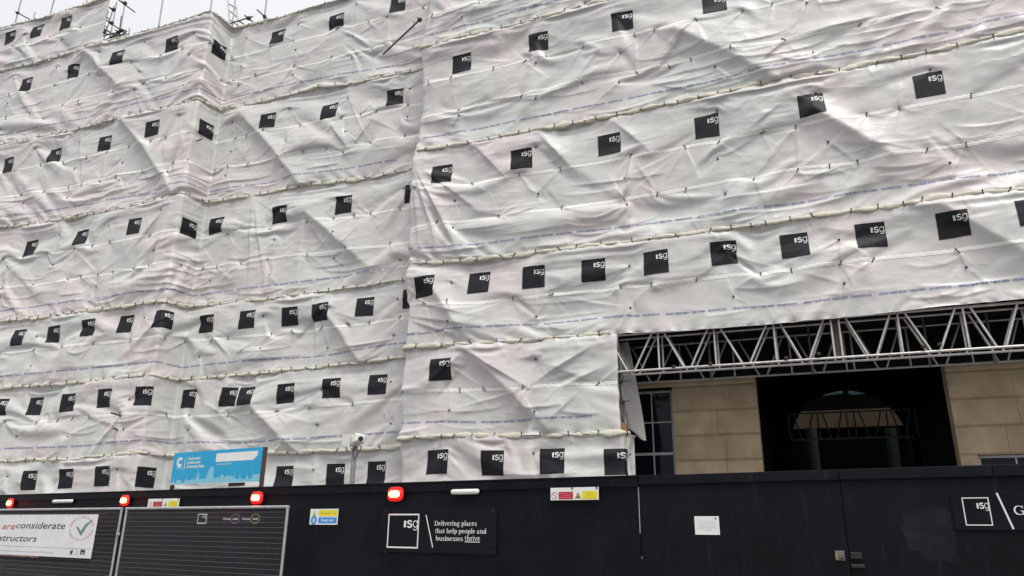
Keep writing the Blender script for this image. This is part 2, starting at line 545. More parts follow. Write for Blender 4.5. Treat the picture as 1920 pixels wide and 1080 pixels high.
# slab-serif glyphs drawn as strokes (em = 1, x-height 0.5, cap 0.7)
def serif_glyphs():
    B, T = 0.105, 0.05
    def ser(x, y, wd=0.17): return ([(x-wd/2, y), (x+wd/2, y)], T)
    G = {}
    bowl = lambda cx, r=0.16: (arc(cx, 0.25, r, 0.225, 90, 450, 18), [B if abs(math.cos(R(90+20*i))) > 0.6 else T for i in range(19)])
    G['i'] = (0.27, [([(0.14, 0), (0.14, 0.5)], B), ser(0.14, 0.025, 0.22), ser(0.09, 0.475, 0.13), ([(0.08, 0.66), (0.20, 0.66)], 0.11)])
    G['l'] = (0.28, [([(0.14, 0), (0.14, 0.74)], B), ser(0.14, 0.025, 0.24), ser(0.09, 0.715, 0.14)])
    G['D'] = (0.76, [([(0.16, 0), (0.16, 0.7)], B), ([(0.05, 0.025), (0.36, 0.025)] + arc(0.36, 0.35, 0.29, 0.325, -90, 90, 10) + [(0.05, 0.675)], [T, T]+[T, T, T, B, B, B, B, B, T, T, T]+[T])])
    G['e'] = (0.50, [(arc(0.25, 0.25, 0.18, 0.225, 0, 320, 16), [T, T, T, T, T, B, B, B, B, B, B, B, T, T, T, T, T]), ([(0.1, 0.27), (0.45, 0.27)], T)])
    G['v'] = (0.54, [([(0.10, 0.48), (0.28, 0.02)], B), ([(0.45, 0.48), (0.28, 0.02)], T), ser(0.10, 0.475), ser(0.45, 0.475)])
    G['r'] = (0.42, [([(0.15, 0), (0.15, 0.5)], B), ser(0.16, 0.025, 0.25), ser(0.09, 0.475, 0.13), ([(0.18, 0.34), (0.26, 0.45), (0.38, 0.44)], [T, 0.09, 0.11])])
    G['n'] = (0.60, [([(0.15, 0), (0.15, 0.5)], B), ser(0.15, 0.025, 0.23), ser(0.09, 0.475, 0.13), ([(0.18, 0.36), (0.27, 0.46), (0.38, 0.46), (0.45, 0.36), (0.45, 0)], [T, T, 0.08, B, B]), ser(0.46, 0.025, 0.23)])
    G['h'] = (0.60, [([(0.15, 0), (0.15, 0.74)], B), ser(0.09, 0.715, 0.13)] + G['n'][1][1:2] + G['n'][1][3:])
    G['u'] = (0.60, [([(0.15, 0.5), (0.15, 0.14), (0.22, 0.04), (0.32, 0.04), (0.42, 0.14)], [B, B, 0.08, T, T]), ([(0.45, 0), (0.45, 0.5)], B), ser(0.10, 0.475, 0.15), ser(0.40, 0.475, 0.15), ser(0.51, 0.025, 0.15)])
    G['g'] = (0.52, [(arc(0.24, 0.33, 0.15, 0.145, 90, 450, 14), 0.075), (arc(0.25, -0.09, 0.19, 0.10, 90, 450, 14), 0.06), ([(0.14, 0.2), (0.11, 0.1), (0.16, 0.03)], 0.06), ([(0.35, 0.44), (0.48, 0.48)], 0.06)])
    G['p'] = (0.58, [([(0.15, -0.2), (0.15, 0.5)], B), ser(0.16, -0.185, 0.25), ser(0.09, 0.475, 0.13), bowl(0.33)])
    G['b'] = (0.58, [([(0.15, 0.02), (0.15, 0.74)], B), ser(0.09, 0.715, 0.13), bowl(0.33)])
    G['d'] = (0.58, [([(0.43, 0), (0.43, 0.74)], B), ser(0.37, 0.715, 0.13), ser(0.49, 0.025, 0.13), bowl(0.24)])
    G['o'] = (0.54, [bowl(0.27, 0.19)])
    G['c'] = (0.47, [(arc(0.26, 0.25, 0.19, 0.225, 45, 320, 14), [0.09, T, T, T, B, B, B, B, B, B, T, T, T, T, T])])
    G['a'] = (0.52, [([(0.09, 0.40), (0.16, 0.47), (0.28, 0.47), (0.36, 0.38), (0.36, 0)], [0.09, T, T, B, B]), (arc(0.22, 0.15, 0.13, 0.125, 90, 450, 12), 0.075), ser(0.42, 0.025, 0.14)])
    G['s'] = (0.43, [(arc(0.21, 0.365, 0.125, 0.11, 20, 220, 7) + arc(0.21, 0.135, 0.14, 0.11, 60, -160, 8), 0.075)])
    G['t'] = (0.38, [([(0.17, 0.66), (0.17, 0.12), (0.23, 0.03), (0.34, 0.06)], [0.07, B, 0.08, T]), ([(0.04, 0.475), (0.33, 0.475)], T)])
    G['G'] = (0.78, [(arc(0.38, 0.35, 0.31, 0.325, 40, 330, 18), [0.07, T, T, T, T, 0.08, B, B, B, B, B, B, B, 0.08, T, T, T, T, T]), ([(0.62, 0.02), (0.62, 0.30)], B), ([(0.46, 0.30), (0.74, 0.30)], T), ([(0.62, 0.5), (0.62, 0.68)], 0.05)])
    G[' '] = (0.25, [])
    return G
SERIF = serif_glyphs()
def serif_geo(txt, size, track=1.0):
    V, F = [], []
    x = 0.0
    for ch in txt:
        wd, st = SERIF[ch]
        for pts, ww in st:
            stroke([(x+p[0]*size, p[1]*size) for p in pts], np.array(ww)*size, V, F)
        x += wd*size*track
    return np.array(V), F, x

def flat(name, V, F, m, parent, off, x=0.0, z=0.0, sx=1.0, sz=1.0, th=0.0):
    """flat printed shape on a board whose face looks along local -Y"""
    me = bpy.data.meshes.new(name)
    me.from_pydata([(x+p[0]*sx, -off, z+p[1]*sz) for p in V], [], F)
    me.update()
    return link(name, me, m, parent)

def rect(x0, z0, x1, z1):
    return [(x0, z0), (x1, z0), (x1, z1), (x0, z1)], [(0, 1, 2, 3)]

# ------------------------------------------------------------------ the setting: ground
def sheet(name, x0, x1, y0, y1, z, m):
    b = MB()
    b.quad((x0, y0, z), (x1, y0, z), (x1, y1, z), (x0, y1, z))
    o = b.build(name, m)
    return tag(o, kind='structure')
sheet('ground', -600, 600, -600, 600, -0.13, M['asphalt'])
sheet('road', -300, 300, -7.0, 3.2, -0.125, M['asphalt'])
b = MB()
b.box(-300, 300, 3.38, 60, -0.5, 0.0)
tag(b.build('pavement', M['paving']), kind='structure')
b = MB()
x = -60.0
while x < 60:
    b.box(x, x+0.91, 3.2, 3.377, -0.4, 0.004, 0.012)
    x += 0.916
tag(b.build('kerb', M['kerb']), kind='structure')
b = MB()
for yy in (2.72, 2.92):
    b.quad((-300, yy, -0.121), (300, yy, -0.121), (300, yy+0.075, -0.121), (-300, yy+0.075, -0.121))
tag(b.build('road_markings', M['line_paint']), kind='structure')

# ------------------------------------------------------------------ scaffold sheeting: a small cloth solver in metres (s along the face, z up, n outwards)
def vnoise(shape, S, H, scale, rng):
    """smooth random field over an S x H metre rectangle"""
    nv, nu = shape
    gu, gv = max(3, int(S/scale)+3), max(3, int(H/scale)+3)
    g = rng.standard_normal((gv, gu))
    x = np.linspace(0, gu-1.001, nu)
    y = np.linspace(0, gv-1.001, nv)
    xi, yi = x.astype(int), y.astype(int)
    fx, fy = x-xi, y-yi
    fx = fx*fx*(3-2*fx)
    fy = (fy*fy*(3-2*fy))[:, None]
    a = g[yi][:, xi]*(1-fx)+g[yi][:, xi+1]*fx
    c = g[yi+1][:, xi]*(1-fx)+g[yi+1][:, xi+1]*fx
    return a*(1-fy)+c*fy

def seg_dist(S, Z, a, b):
    d = np.array(b)-np.array(a)
    t = np.clip(((S-a[0])*d[0]+(Z-a[1])*d[1])/(d@d), 0, 1)
    return np.hypot(S-a[0]-t*d[0], Z-a[1]-t*d[1])

class Strip:
    def __init__(self, s0, s1, zb, zt, seed, bands=(), slack=(0.004, 0.012), braces=(), extra_pins=(), low_slack=0.03, press=1.0, ridges=(), corners=()):
        self.s0, self.s1, self.zb, self.zt = s0, s1, zb, zt
        rng = self.rng = np.random.default_rng(seed)
        S = s1-s0
        sm = np.linspace(s0, s1, 50)
        H = float(np.mean(zt(sm)-zb(sm)))
        self.H = H
        # ties on the bands and the columns of knobs on the standards
        pins = []
        self.ties = []
        for vb in bands:
            x = s0+rng.uniform(0.1, 0.5)
            while x < s1-0.1:
                pins.append((x, 1-vb/H, rng.normal()*0.022, -0.012+rng.normal()*0.024, 0.0))
                self.ties.append((x, 1-vb/H, 0))
                x += rng.choice([0.55, 0.8, 1.05, 1.4])*rng.uniform(0.85, 1.2)
        self.knobs = []
        x = math.ceil((s0-1.05)/2.1)*2.1+1.05
        self.cols = []
        while x < s1:
            self.cols.append(x)
            for t in ((0.24, 0.52, 0.86) if H > 2.5 else (0.3, 0.75)):
                if rng.random() < 0.8:
                    tt = t+rng.normal()*0.03
                    pins.append((x+rng.normal()*0.02, tt, rng.normal()*0.020, rng.normal()*0.024, 0.02))
                    self.knobs.append((pins[-1][0], tt))
            x += 2.1
        pins += list(extra_pins)
        P = None
        for lev, (h, iters) in enumerate(((0.20, 200), (0.10, 200), (0.036, 110))):
            nu, nv = int(round(S/h))+1, int(round(H/h))+1
            s = np.linspace(s0, s1, nu)
            t = np.linspace(0, 1, nv)[:, None]
            Z = zb(s)[None]*(1-t)+zt(s)[None]*t
            SS = np.broadcast_to(s, (nv, nu))
            r = np.random.default_rng(seed+1)
            if P is None:
                P = np.stack([SS, Z, 0.02+0.03*vnoise((nv, nu), S, H, 0.5, r)], -1)
            else:
                P = self.resample(P, nu, nv)
                P[..., 2] += 0.004*vnoise((nv, nu), S, H, 0.16, r)
            P = P.astype(np.float32)
            r = np.random.default_rng(seed+2)
            up = np.clip((t-0.50)/0.12, 0, 1)
            kh = (1-0.8*up)*slack[0]*(1+0.9*vnoise((nv, nu), S, H, 1.3, r)).clip(0, 3)
            low = np.clip(1-t/0.42, 0, 1)
            kv = (1-0.85*up)*slack[1]*(1+0.9*vnoise((nv, nu), S, H, 1.1, r)).clip(0, 3)+low_slack*low*(0.7+0.6*vnoise((nv, nu), S, H, 1.6, r)).clip(0.1, 2)
            Lh = ((S/(nu-1))*(1+kh[:, :-1])).astype(np.float32)
            dz = np.diff(Z, axis=0)
            Lv = (dz*(1+kv[:-1])).astype(np.float32)
            Ld = np.hypot(Lh[:-1], Lv[:, :-1]).astype(np.float32)
            pr = (press*(0.02+0.8*vnoise((nv, nu), S, H, 1.5, r))).astype(np.float32)
            # tubes behind the sheet
            nmin = np.full((nv, nu), -0.22)
            for c in self.cols:
                d = np.abs(SS-c)
                nmin = np.where(d < 0.11, np.maximum(nmin, 0.01-(d/0.05)**2*0.02), nmin)
            for vb in list(bands):
                d = np.abs(Z-(zt(s)[None]-vb))
                nmin = np.where(d < 0.11, np.maximum(nmin, -0.01-(d/0.05)**2*0.02), nmin)
            for (a, b_, n0) in braces:
                d = seg_dist(SS, Z, a, b_)
                nmin = np.where(d < 0.14, np.maximum(nmin, n0-(d/0.05)**2*0.012), nmin)
            nmax = np.full((nv, nu), 0.17)
            flat_ = (t > 0.58) & (t < 0.93)
            nmax = np.where(flat_, 0.075, nmax)
            nmin = np.where(flat_, np.maximum(nmin, -0.055), nmin)
            for (a, b_, n0) in ridges:
                d = seg_dist(SS, Z, a, b_)
                nmin = np.where(d < 0.10, np.maximum(nmin, n0-(d/0.05)**2*0.012), nmin)
            for (cs, kind) in corners:
                d = np.abs(SS-cs)
                if kind == 2:
                    pull = 0.03-0.15*np.sin(np.pi*np.clip(t*1.0, 0, 1))**0.8
                    nmax = np.where(d < 0.5, np.minimum(nmax, pull+d*0.32), nmax)
                elif kind > 0: nmin = np.where(d < 0.09, np.maximum(nmin, 0.03-(d/0.05)**2*0.02), nmin)
                else: nmax = np.where(d < 0.30, np.minimum(nmax, -0.01+d*0.2), nmax)
            for (a, b_, n0) in list(braces)+list(ridges):
                nmax = np.where(seg_dist(SS, Z, a, b_) < 0.9, np.maximum(nmax, n0+0.03), nmax)
            for (a, b_, n0) in braces:
                d = np.array(b_)-np.array(a)
                ln = np.hypot(*d)
                q = ((SS-a[0])*d[0]+(Z-a[1])*d[1])/(ln*ln)
                sd_ = ((SS-a[0])*(-d[1])+(Z-a[1])*d[0])/ln      # > 0 above and to the right of a falling brace
                win = np.clip(np.minimum(q+0.12, 1.06-q)*5, 0, 1)
                lowd = -sd_
                drop = 0.72*lowd*np.exp(-np.maximum(lowd, 0)/0.8)
                ok = (lowd > 0) & (win > 0) & (lowd < 1.9)
                nmax = np.where(ok, np.minimum(nmax, n0+0.012-drop*win+(1-win)*0.3), nmax)
            nmin = np.minimum(nmin, nmax).astype(np.float32)
            nmax = nmax.astype(np.float32)
            # pinned nodes
            w_ = np.ones((nv, nu), np.float32)
            T = P.copy()
            r = np.random.default_rng(seed+3)
            sfine = np.arange(s0, s1+0.06, 0.05)
            pl = r.standard_normal((2, len(sfine)))
            pl = np.stack([np.convolve(q, np.ones(3)/1.7, 'same') for q in pl])
            for row, q in ((0, pl[0]), (-1, pl[1])):
                w_[row] = 0
                T[row, :, 0] = s
                T[row, :, 1] = Z[row]
                T[row, :, 2] = 0.03+0.022*np.interp(s, sfine, q)
            for ex in (0, -1):
                w_[::2, ex] = 0
                T[::2, ex] = np.stack([SS[::2, ex], Z[::2, ex], np.full(Z[::2, ex].shape, 0.0)], -1)
            for (ps, pt, ds, dzz, pn) in pins:
                i, j = int(round(pt*(nv-1))), int(round((ps-s0)/S*(nu-1)))
                if 0 < i < nv-1 and 0 <= j < nu:
                    w_[i, j] = 0
                    T[i, j] = (s[j]+ds, Z[i, j]+dzz, min(max(pn, nmin[i, j]), nmax[i, j]))
            pm = w_ == 0
            V = np.zeros_like(P)
            g = np.float32(0.00003*(h/0.1))
            pk = np.float32(0.00006*(h/0.1))
            for it in range(iters):
                V *= 0.90
                if it < 0.55*iters:
                    V[..., 1] -= g
                    V[..., 2] += pr*pk
                Q = P+V*w_[..., None]
                Q[pm] = T[pm]
                for rep in range(2):
                    for A, B, L in self.sets(nu, nv):
                        self.solve(Q, w_, A, B, {'h': Lh, 'v': Lv, 'd': Ld, 'h2': Lh, 'v2': Lv}[L[0]][L[1]], L[2], L[3])
                Q[..., 2] = np.where(pm, Q[..., 2], np.minimum(np.maximum(Q[..., 2], nmin), nmax))
                V = np.clip(Q-P, -0.02, 0.02)
                P = Q
        # take the grid noise out
        for _ in range(1):
            K = P.copy()
            K[1:-1, 1:-1] = 0.68*P[1:-1, 1:-1]+0.08*(P[:-2, 1:-1]+P[2:, 1:-1]+P[1:-1, :-2]+P[1:-1, 2:])
            P = K
        nu, nv = int(round(S/0.024))+1, int(round(H/0.024))+1
        P = self.resample(P.astype(float), nu, nv)
        for _ in range(2):
            K = P.copy()
            K[1:-1, 1:-1] = 0.5*P[1:-1, 1:-1]+0.125*(P[:-2, 1:-1]+P[2:, 1:-1]+P[1:-1, :-2]+P[1:-1, 2:])
            P = K
        self.P, self.nv, self.nu = P, nv, nu
        self.big = [(a[0], a[1]-float(zb(np.array([a[0]]))[0]), b_[0], b_[1]-float(zb(np.array([b_[0]]))[0]), n0) for (a, b_, n0) in ridges]
        self.creases(pins, len(bands), rng)

    def creases(self, pins, nb, rng):
        """sharp pulls in the film: folds running out of the ties, tie-to-tie tension lines, swags in the slack lower part"""
        P, nv, nu = self.P, self.nv, self.nu
        S, H = self.s1-self.s0, self.H
        s = np.linspace(self.s0, self.s1, nu)[None]
        z = np.linspace(0, H, nv)[:, None]
        N = np.zeros((nv, nu))
        edge = np.clip(np.minimum(z, H-z)/0.10, 0, 1)
        def win(x0, x1, z0, z1, m):
            a, b = np.searchsorted(s[0], (x0-m, x1+m))
            c, d = np.searchsorted(z[:, 0], (z0-m, z1+m))
            return slice(max(c, 0), min(d, nv)), slice(max(a, 0), min(b, nu))
        def fold(x0, z0, x1, z1, A, w1, w2, peak=0.3):
            W = win(min(x0, x1), max(x0, x1), min(z0, z1), max(z0, z1), 3*max(w1, w2))
            ss, zz = s[:, W[1]], z[W[0]]
            if ss.size == 0 or zz.size == 0: return
            L = math.hypot(x1-x0, z1-z0)
            ux, uz = (x1-x0)/L, (z1-z0)/L
            u = ((ss-x0)*ux+(zz-z0)*uz)/L
            d = -(ss-x0)*uz+(zz-z0)*ux
            amp = np.clip(u/peak, 0, 1)*np.clip((1-u)/(1-peak), 0, 1)**0.8*(u > 0)*(u < 1)
            wid = 0.5+0.9*np.clip(u, 0, 1)
            N[W] += A*amp*np.where(d > 0, np.exp(-d/(w1*wid)), np.exp(d/(w2*wid)))
        def swag(x0, x1, z0, z1, sag, A, w1, w2):
            W = win(x0, x1, min(z0, z1)-sag, max(z0, z1), 3*max(w1, w2))
            ss, zz = s[:, W[1]], z[W[0]]
            if ss.size == 0 or zz.size == 0: return
            u = (ss-x0)/(x1-x0)
            zc = z0+(z1-z0)*u-4*sag*u*(1-u)
            d = zz-zc
            amp = np.sqrt(np.clip(4*u*(1-u), 0, 1))*(u > 0)*(u < 1)
            N[W] += A*amp*np.where(d > 0, np.exp(-d/w1), np.exp(d/w2))
        for k, (x0, z0, x1, z1, n0) in enumerate(self.big):
            fold(x0, z0, x1, z1, 0.75*n0, *((0.24, 0.03) if (x1 > x0) else (0.03, 0.24)), 0.45)
        pts = [(p[0], p[1]*H) for p in pins]
        for (x, zz) in pts:
            for _ in range(rng.integers(1, 4)):
                a = rng.choice([rng.uniform(200, 260), rng.uniform(280, 340), rng.uniform(20, 160)], p=[0.38, 0.38, 0.24])
                L = rng.uniform(0.25, 1.15)
                w1, w2 = (0.10, 0.022) if rng.random() < 0.5 else (0.022, 0.10)
                fold(x, zz, x+L*math.cos(R(a)), zz+L*math.sin(R(a)), 0.005+0.030*rng.beta(1.1, 2.2), w1, w2, 0.18)
        for i, (x, zz) in enumerate(pts):
            c = [q for q in pts if 0.5 < math.hypot(q[0]-x, q[1]-zz) < 1.9 and abs(q[1]-zz) > 0.35]
            if c and rng.random() < 0.42:
                q = c[rng.integers(len(c))]
                w1, w2 = (0.16, 0.03) if rng.random() < 0.5 else (0.03, 0.16)
                fold(x, zz, q[0], q[1], rng.uniform(0.012, 0.030), w1, w2, 0.4)
        # pleats below and above the tied edges
        x = self.s0
        while x < self.s1:
            L = rng.uniform(0.15, 0.55)
            top = rng.random() < 0.6
            x1 = x+rng.normal()*0.18
            fold(x, H-0.02 if top else 0.02, x1, H-0.02-L if top else 0.02+L, rng.uniform(0.006, 0.018), *((0.06, 0.02) if rng.random() < 0.5 else (0.02, 0.06)), 0.12)
            x += rng.uniform(0.10, 0.42)
        n = int(S*(2.9 if nb == 2 else 1.2 if nb == 1 else 0.6))
        for _ in range(n):
            L = rng.uniform(0.6, 2.4)
            x0 = rng.uniform(self.s0, self.s1-L)
            zc = H*(rng.beta(1.6, 3.0) if nb == 2 else rng.uniform(0.08, 0.5))*(0.62 if nb == 2 else 1)+0.06
            swag(x0, x0+L, zc, zc+rng.normal()*0.06, rng.uniform(0.01, 0.14), 0.008+0.034*rng.beta(1.3, 2.2), *((0.085, 0.020) if rng.random() < 0.7 else (0.022, 0.06)))
        P[..., 2] += N*edge

    @staticmethod
    def resample(P, nu, nv):
        a, b = P.shape[:2]
        x = np.linspace(0, b-1.0001, nu)
        y = np.linspace(0, a-1.0001, nv)
        xi, yi = x.astype(int), y.astype(int)
        fx, fy = (x-xi)[None, :, None], (y-yi)[:, None, None]
        return (P[yi][:, xi]*(1-fx)+P[yi][:, xi+1]*fx)*(1-fy)+(P[yi+1][:, xi]*(1-fx)+P[yi+1][:, xi+1]*fx)*fy

    @staticmethod
    def sets(nu, nv):
        # (slice a, slice b, (kind, rest slice, stretch stiffness, squash stiffness))
        for k in (0, 1):
            m = (nu-1-k)//2
            yield (slice(None), slice(k, k+2*m, 2)), (slice(None), slice(k+1, k+1+2*m, 2)), ('h', (slice(None), slice(k, k+2*m, 2)), 1.0, 0.25)
            m = (nv-1-k)//2
            yield (slice(k, k+2*m, 2), slice(None)), (slice(k+1, k+1+2*m, 2), slice(None)), ('v', (slice(k, k+2*m, 2), slice(None)), 1.0, 0.25)
        for k in (0, 1):
            m = (nv-1-k)//2
            yield (slice(k, k+2*m, 2), slice(0, nu-1)), (slice(k+1, k+1+2*m, 2), slice(1, nu)), ('d', (slice(k, k+2*m, 2), slice(None)), 0.7, 0.1)
            yield (slice(k, k+2*m, 2), slice(1, nu)), (slice(k+1, k+1+2*m, 2), slice(0, nu-1)), ('d', (slice(k, k+2*m, 2), slice(None)), 0.7, 0.1)
        for k in range(4):
            m = (nu-2-k+3)//4 if nu-2-k > 0 else 0
            sl = slice(k, nu-2, 4)
            yield (slice(None), sl), (slice(None), slice(k+2, nu, 4)), ('h2', (slice(None), slice(k, nu-2, 4)), 0.0, 0.03)
            yield (slice(k, nv-2, 4), slice(None)), (slice(k+2, nv, 4), slice(None)), ('v2', (slice(k, nv-2, 4), slice(None)), 0.0, 0.03)

    @staticmethod
    def solve(Q, w_, A, B, L, ks, kc):
        a, b = Q[A], Q[B]
        n = min(a.shape[0], b.shape[0]), min(a.shape[1], b.shape[1])
        a, b, L = a[:n[0], :n[1]], b[:n[0], :n[1]], L[:n[0], :n[1]]
        wa, wb = w_[A][:n[0], :n[1]], w_[B][:n[0], :n[1]]
        if ks == 0.0: L = 2*L
        d = b-a
        ln = np.sqrt(np.einsum('ijk,ijk->ij', d, d))+np.float32(1e-9)
        e = ln-L
        k = np.where(e > 0, np.float32(ks), np.float32(kc))
        c = (k*e/ln/(wa+wb+np.float32(1e-6)))[..., None]*d
        a += c*wa[..., None]
        b -= c*wb[..., None]

    def sample(self, s, t):
        """(s, z, n) and the surface normal in those axes at sheet coordinates s (metres), t (0 bottom, 1 top)"""
        u = np.clip((np.asarray(s, float)-self.s0)/(self.s1-self.s0)*(self.nu-1), 0, self.nu-1.001)
        v = np.clip(np.asarray(t, float)*(self.nv-1), 0, self.nv-1.001)
        ui, vi = u.astype(int), v.astype(int)
        fu, fv = (u-ui)[:, None], (v-vi)[:, None]
        P = self.P
        p = (P[vi, ui]*(1-fu)+P[vi, ui+1]*fu)*(1-fv)+(P[vi+1, ui]*(1-fu)+P[vi+1, ui+1]*fu)*fv
        du = P[vi, ui+1]-P[vi, ui]
        dv = P[vi+1, ui]-P[vi, ui]
        nn = np.cross(du, dv)
        nn /= np.linalg.norm(nn, axis=1, keepdims=True)+1e-9
        return p, nn

class Path:
    """plan line of a scaffold face; maps (s, z, n) to the place"""
    def __init__(self, pts, k, sk, r=0.045):
        pts = np.array(pts, float)
        seg = np.linalg.norm(np.diff(pts, axis=0), axis=1)
        cum = np.concatenate([[0], np.cumsum(seg)])
        self.knot = cum-cum[k]+sk
        a, b = self.knot[0]-0.6, self.knot[-1]+0.6
        self.s = np.arange(a, b, 0.02)
        X = np.interp(self.s, self.knot, pts[:, 0])
        Y = np.interp(self.s, self.knot, pts[:, 1])
        d0, d1 = (pts[1]-pts[0])/seg[0], (pts[-1]-pts[-2])/seg[-1]
        lo, hi = self.s < self.knot[0], self.s > self.knot[-1]
        X[lo] = pts[0, 0]+(self.s[lo]-self.knot[0])*d0[0]
        Y[lo] = pts[0, 1]+(self.s[lo]-self.knot[0])*d0[1]
        X[hi] = pts[-1, 0]+(self.s[hi]-self.knot[-1])*d1[0]
        Y[hi] = pts[-1, 1]+(self.s[hi]-self.knot[-1])*d1[1]
        kk = max(1, int(r/0.02))
        ker = np.ones(2*kk+1)/(2*kk+1)
        pad = lambda q: np.concatenate([q[0]-(q[1]-q[0])*np.arange(kk, 0, -1), q, q[-1]+(q[-1]-q[-2])*np.arange(1, kk+1)])
        self.X = np.convolve(pad(X), ker, 'valid')
        self.Y = np.convolve(pad(Y), ker, 'valid')
        tx, ty = np.gradient(self.X), np.gradient(self.Y)
        l = np.hypot(tx, ty)
        self.tx, self.ty = tx/l, ty/l
    def world(self, p):
        s = p[:, 0]
        f = lambda q: np.interp(s, self.s, q)
        nx, ny = f(self.ty), -f(self.tx)
        return np.stack([f(self.X)+nx*p[:, 2], f(self.Y)+ny*p[:, 2], p[:, 1]], 1)
    def frame(self, s):
        tx, ty = float(np.interp(s, self.s, self.tx)), float(np.interp(s, self.s, self.ty))
        return np.array([tx, ty, 0]), np.array([ty, -tx, 0])

YR, YL, YM = 15.0, 15.285, 16.1
XA, XB, XR = -16.55, -16.37, -8.55
PATH_R = Path([(XR+0.05, 16.35), (XR, YR), (9.8, YR)], 1, XR)
PATH_RLOW = Path([(XR+0.05, 16.35), (XR, YR), (-3.47, YR), (-3.52, 15.4)], 1, XR)
PATH_R0 = Path([(XR+0.05, 16.35), (XR, YR), (-3.40, YR), (-3.27, 15.6)], 1, XR)
PATH_LM = Path([(-30.0, YL), (XA, YL), (XB, YM), (-8.3, YM)], 2, XB)
SA = float(PATH_LM.knot[1])
s_left = lambda X: SA-(XA-X)

def seam(ptsR=None, ptsL=None, ptsM=None):
    q = []
    for pts, y in ((ptsR, YR), (ptsL, YL), (ptsM, YM)):
        for (x, y_) in pts or []:
            P = at(x, y_, y)
            q.append((s_left(P[0]) if y == YL else P[0], P[2]))
    q.sort()
    q = np.array(q)
    # ease the ends back to the level of the row
    return lambda s: np.interp(s, q[:, 0], q[:, 1])

SR = {1: seam([(764, 822), (858, 818), (955, 817), (1073, 815), (1133, 813)]),
      2: seam([(755, 654), (851, 646), (947, 641), (1058, 635), (1132, 627), (1280, 621), (1465, 607), (1650, 589), (1772, 574), (1920, 561)]),
      3: seam([(766, 492), (825, 494), (899, 488), (1014, 473), (1145, 458), (1284, 441), (1387, 428), (1517, 409), (1654, 389), (1761, 373), (1876, 359)]),
      4: seam([(775, 285), (888, 268), (1012, 244), (1141, 220), (1227, 203), (1280, 191), (1373, 173), (1465, 150), (1576, 135), (1687, 111), (1798, 89), (1873, 68), (1920, 60)]),
      5: seam([(797, 89), (871, 70), (945, 54), (1015, 33), (1112, 7), (1149, 0)]),
      6: lambda s: np.full(np.shape(s), 17.3), 0: lambda s: np.full(np.shape(s), 2.2)}
SL = {0: lambda s: np.full(np.shape(s), 2.0),
      1: seam(None, [(0, 865), (156, 861), (259, 850)], [(326, 855), (559, 850), (722, 839)]),
      2: seam(None, [(26, 727), (148, 717), (289, 703)], [(359, 712), (478, 701), (667, 682), (730, 673)]),
      3: seam(None, [(0, 604), (159, 585), (320, 564)], [(361, 575), (480, 564), (589, 549), (663, 540), (741, 528)]),
      4: seam(None, [(0, 428), (122, 412), (252, 386), (326, 367)], [(378, 382), (480, 367), (570, 348), (689, 335), (755, 322)]),
      5: seam(None, [(0, 272), (159, 241), (244, 215), (311, 204), (363, 187)], [(448, 200), (530, 183), (600, 163), (667, 157), (730, 143), (770, 135)]),
      6: seam(None, [(0, 135), (74, 117), (144, 98), (159, 89), (296, 54), (391, 24)], [(437, 56), (541, 30), (615, 6)]),
      7: seam(None, [(0, 55), (89, 33), (174, 5)])}

def logo_at(pts, y):
    out = []
    for (px, py) in pts:
        P = at(px, py, y)
        out.append((s_left(P[0]) if y == YL else P[0], P[2]))
    return out

TIE = None
def tie_mesh():
    global TIE
    if TIE is None:
        b = MB()
        b.tube((0, 0, -0.055), (0, 0, 0.03), 0.009, 6)
        b.tube((0, 0, 0.03), (0, 0, 0.048), 0.009, 6, r2=0.017)
        b.tube((0, 0, 0.048), (0, 0, 0.066), 0.017, 6, r2=0.008)
        me = bpy.data.meshes.new('elastic_tie')
        me.from_pydata(b.v, [], b.f)
        me.materials.append(M['tie'])
        b = MB()
        for z0, r0, z1, r1 in ((-0.02, 0.010, -0.008, 0.022), (-0.008, 0.022, 0.010, 0.022), (0.010, 0.022, 0.022, 0.009)):
            b.tube((0, 0, z0), (0, 0, z1), r0, 8, r2=r1)
        k = bpy.data.meshes.new('knob')
        k.from_pydata(b.v, [], b.f)
        k.materials.append(M['tie'])
        TIE = (me, k)
    return TIE

STRIP_TEXT = '\u2283APOLLO TARGET REACH \u2022 T 0808 81 568966'
STRIP_TEXT2 = 'APOLLOPROTECT.CO.UK'
_txt = None
def text_cache():
    global _txt
    if _txt is None:
        a = text_geo(STRIP_TEXT, 0.058, res=1, bold=0.0022)
        c = text_geo(STRIP_TEXT2, 0.054, res=1, bold=0.002)
        wa = 0.80/(a[0][:, 0].max())
        wc = 0.36/(c[0][:, 0].max())
        a[0][:, 0] *= wa
        c[0][:, 0] = c[0][:, 0]*wc+0.86
        V = np.vstack([a[0], c[0]])
        F = a[1]+[tuple(i+len(a[0]) for i in f) for f in c[1]]
        _txt = (V, F, len(a[0]))
    return _txt

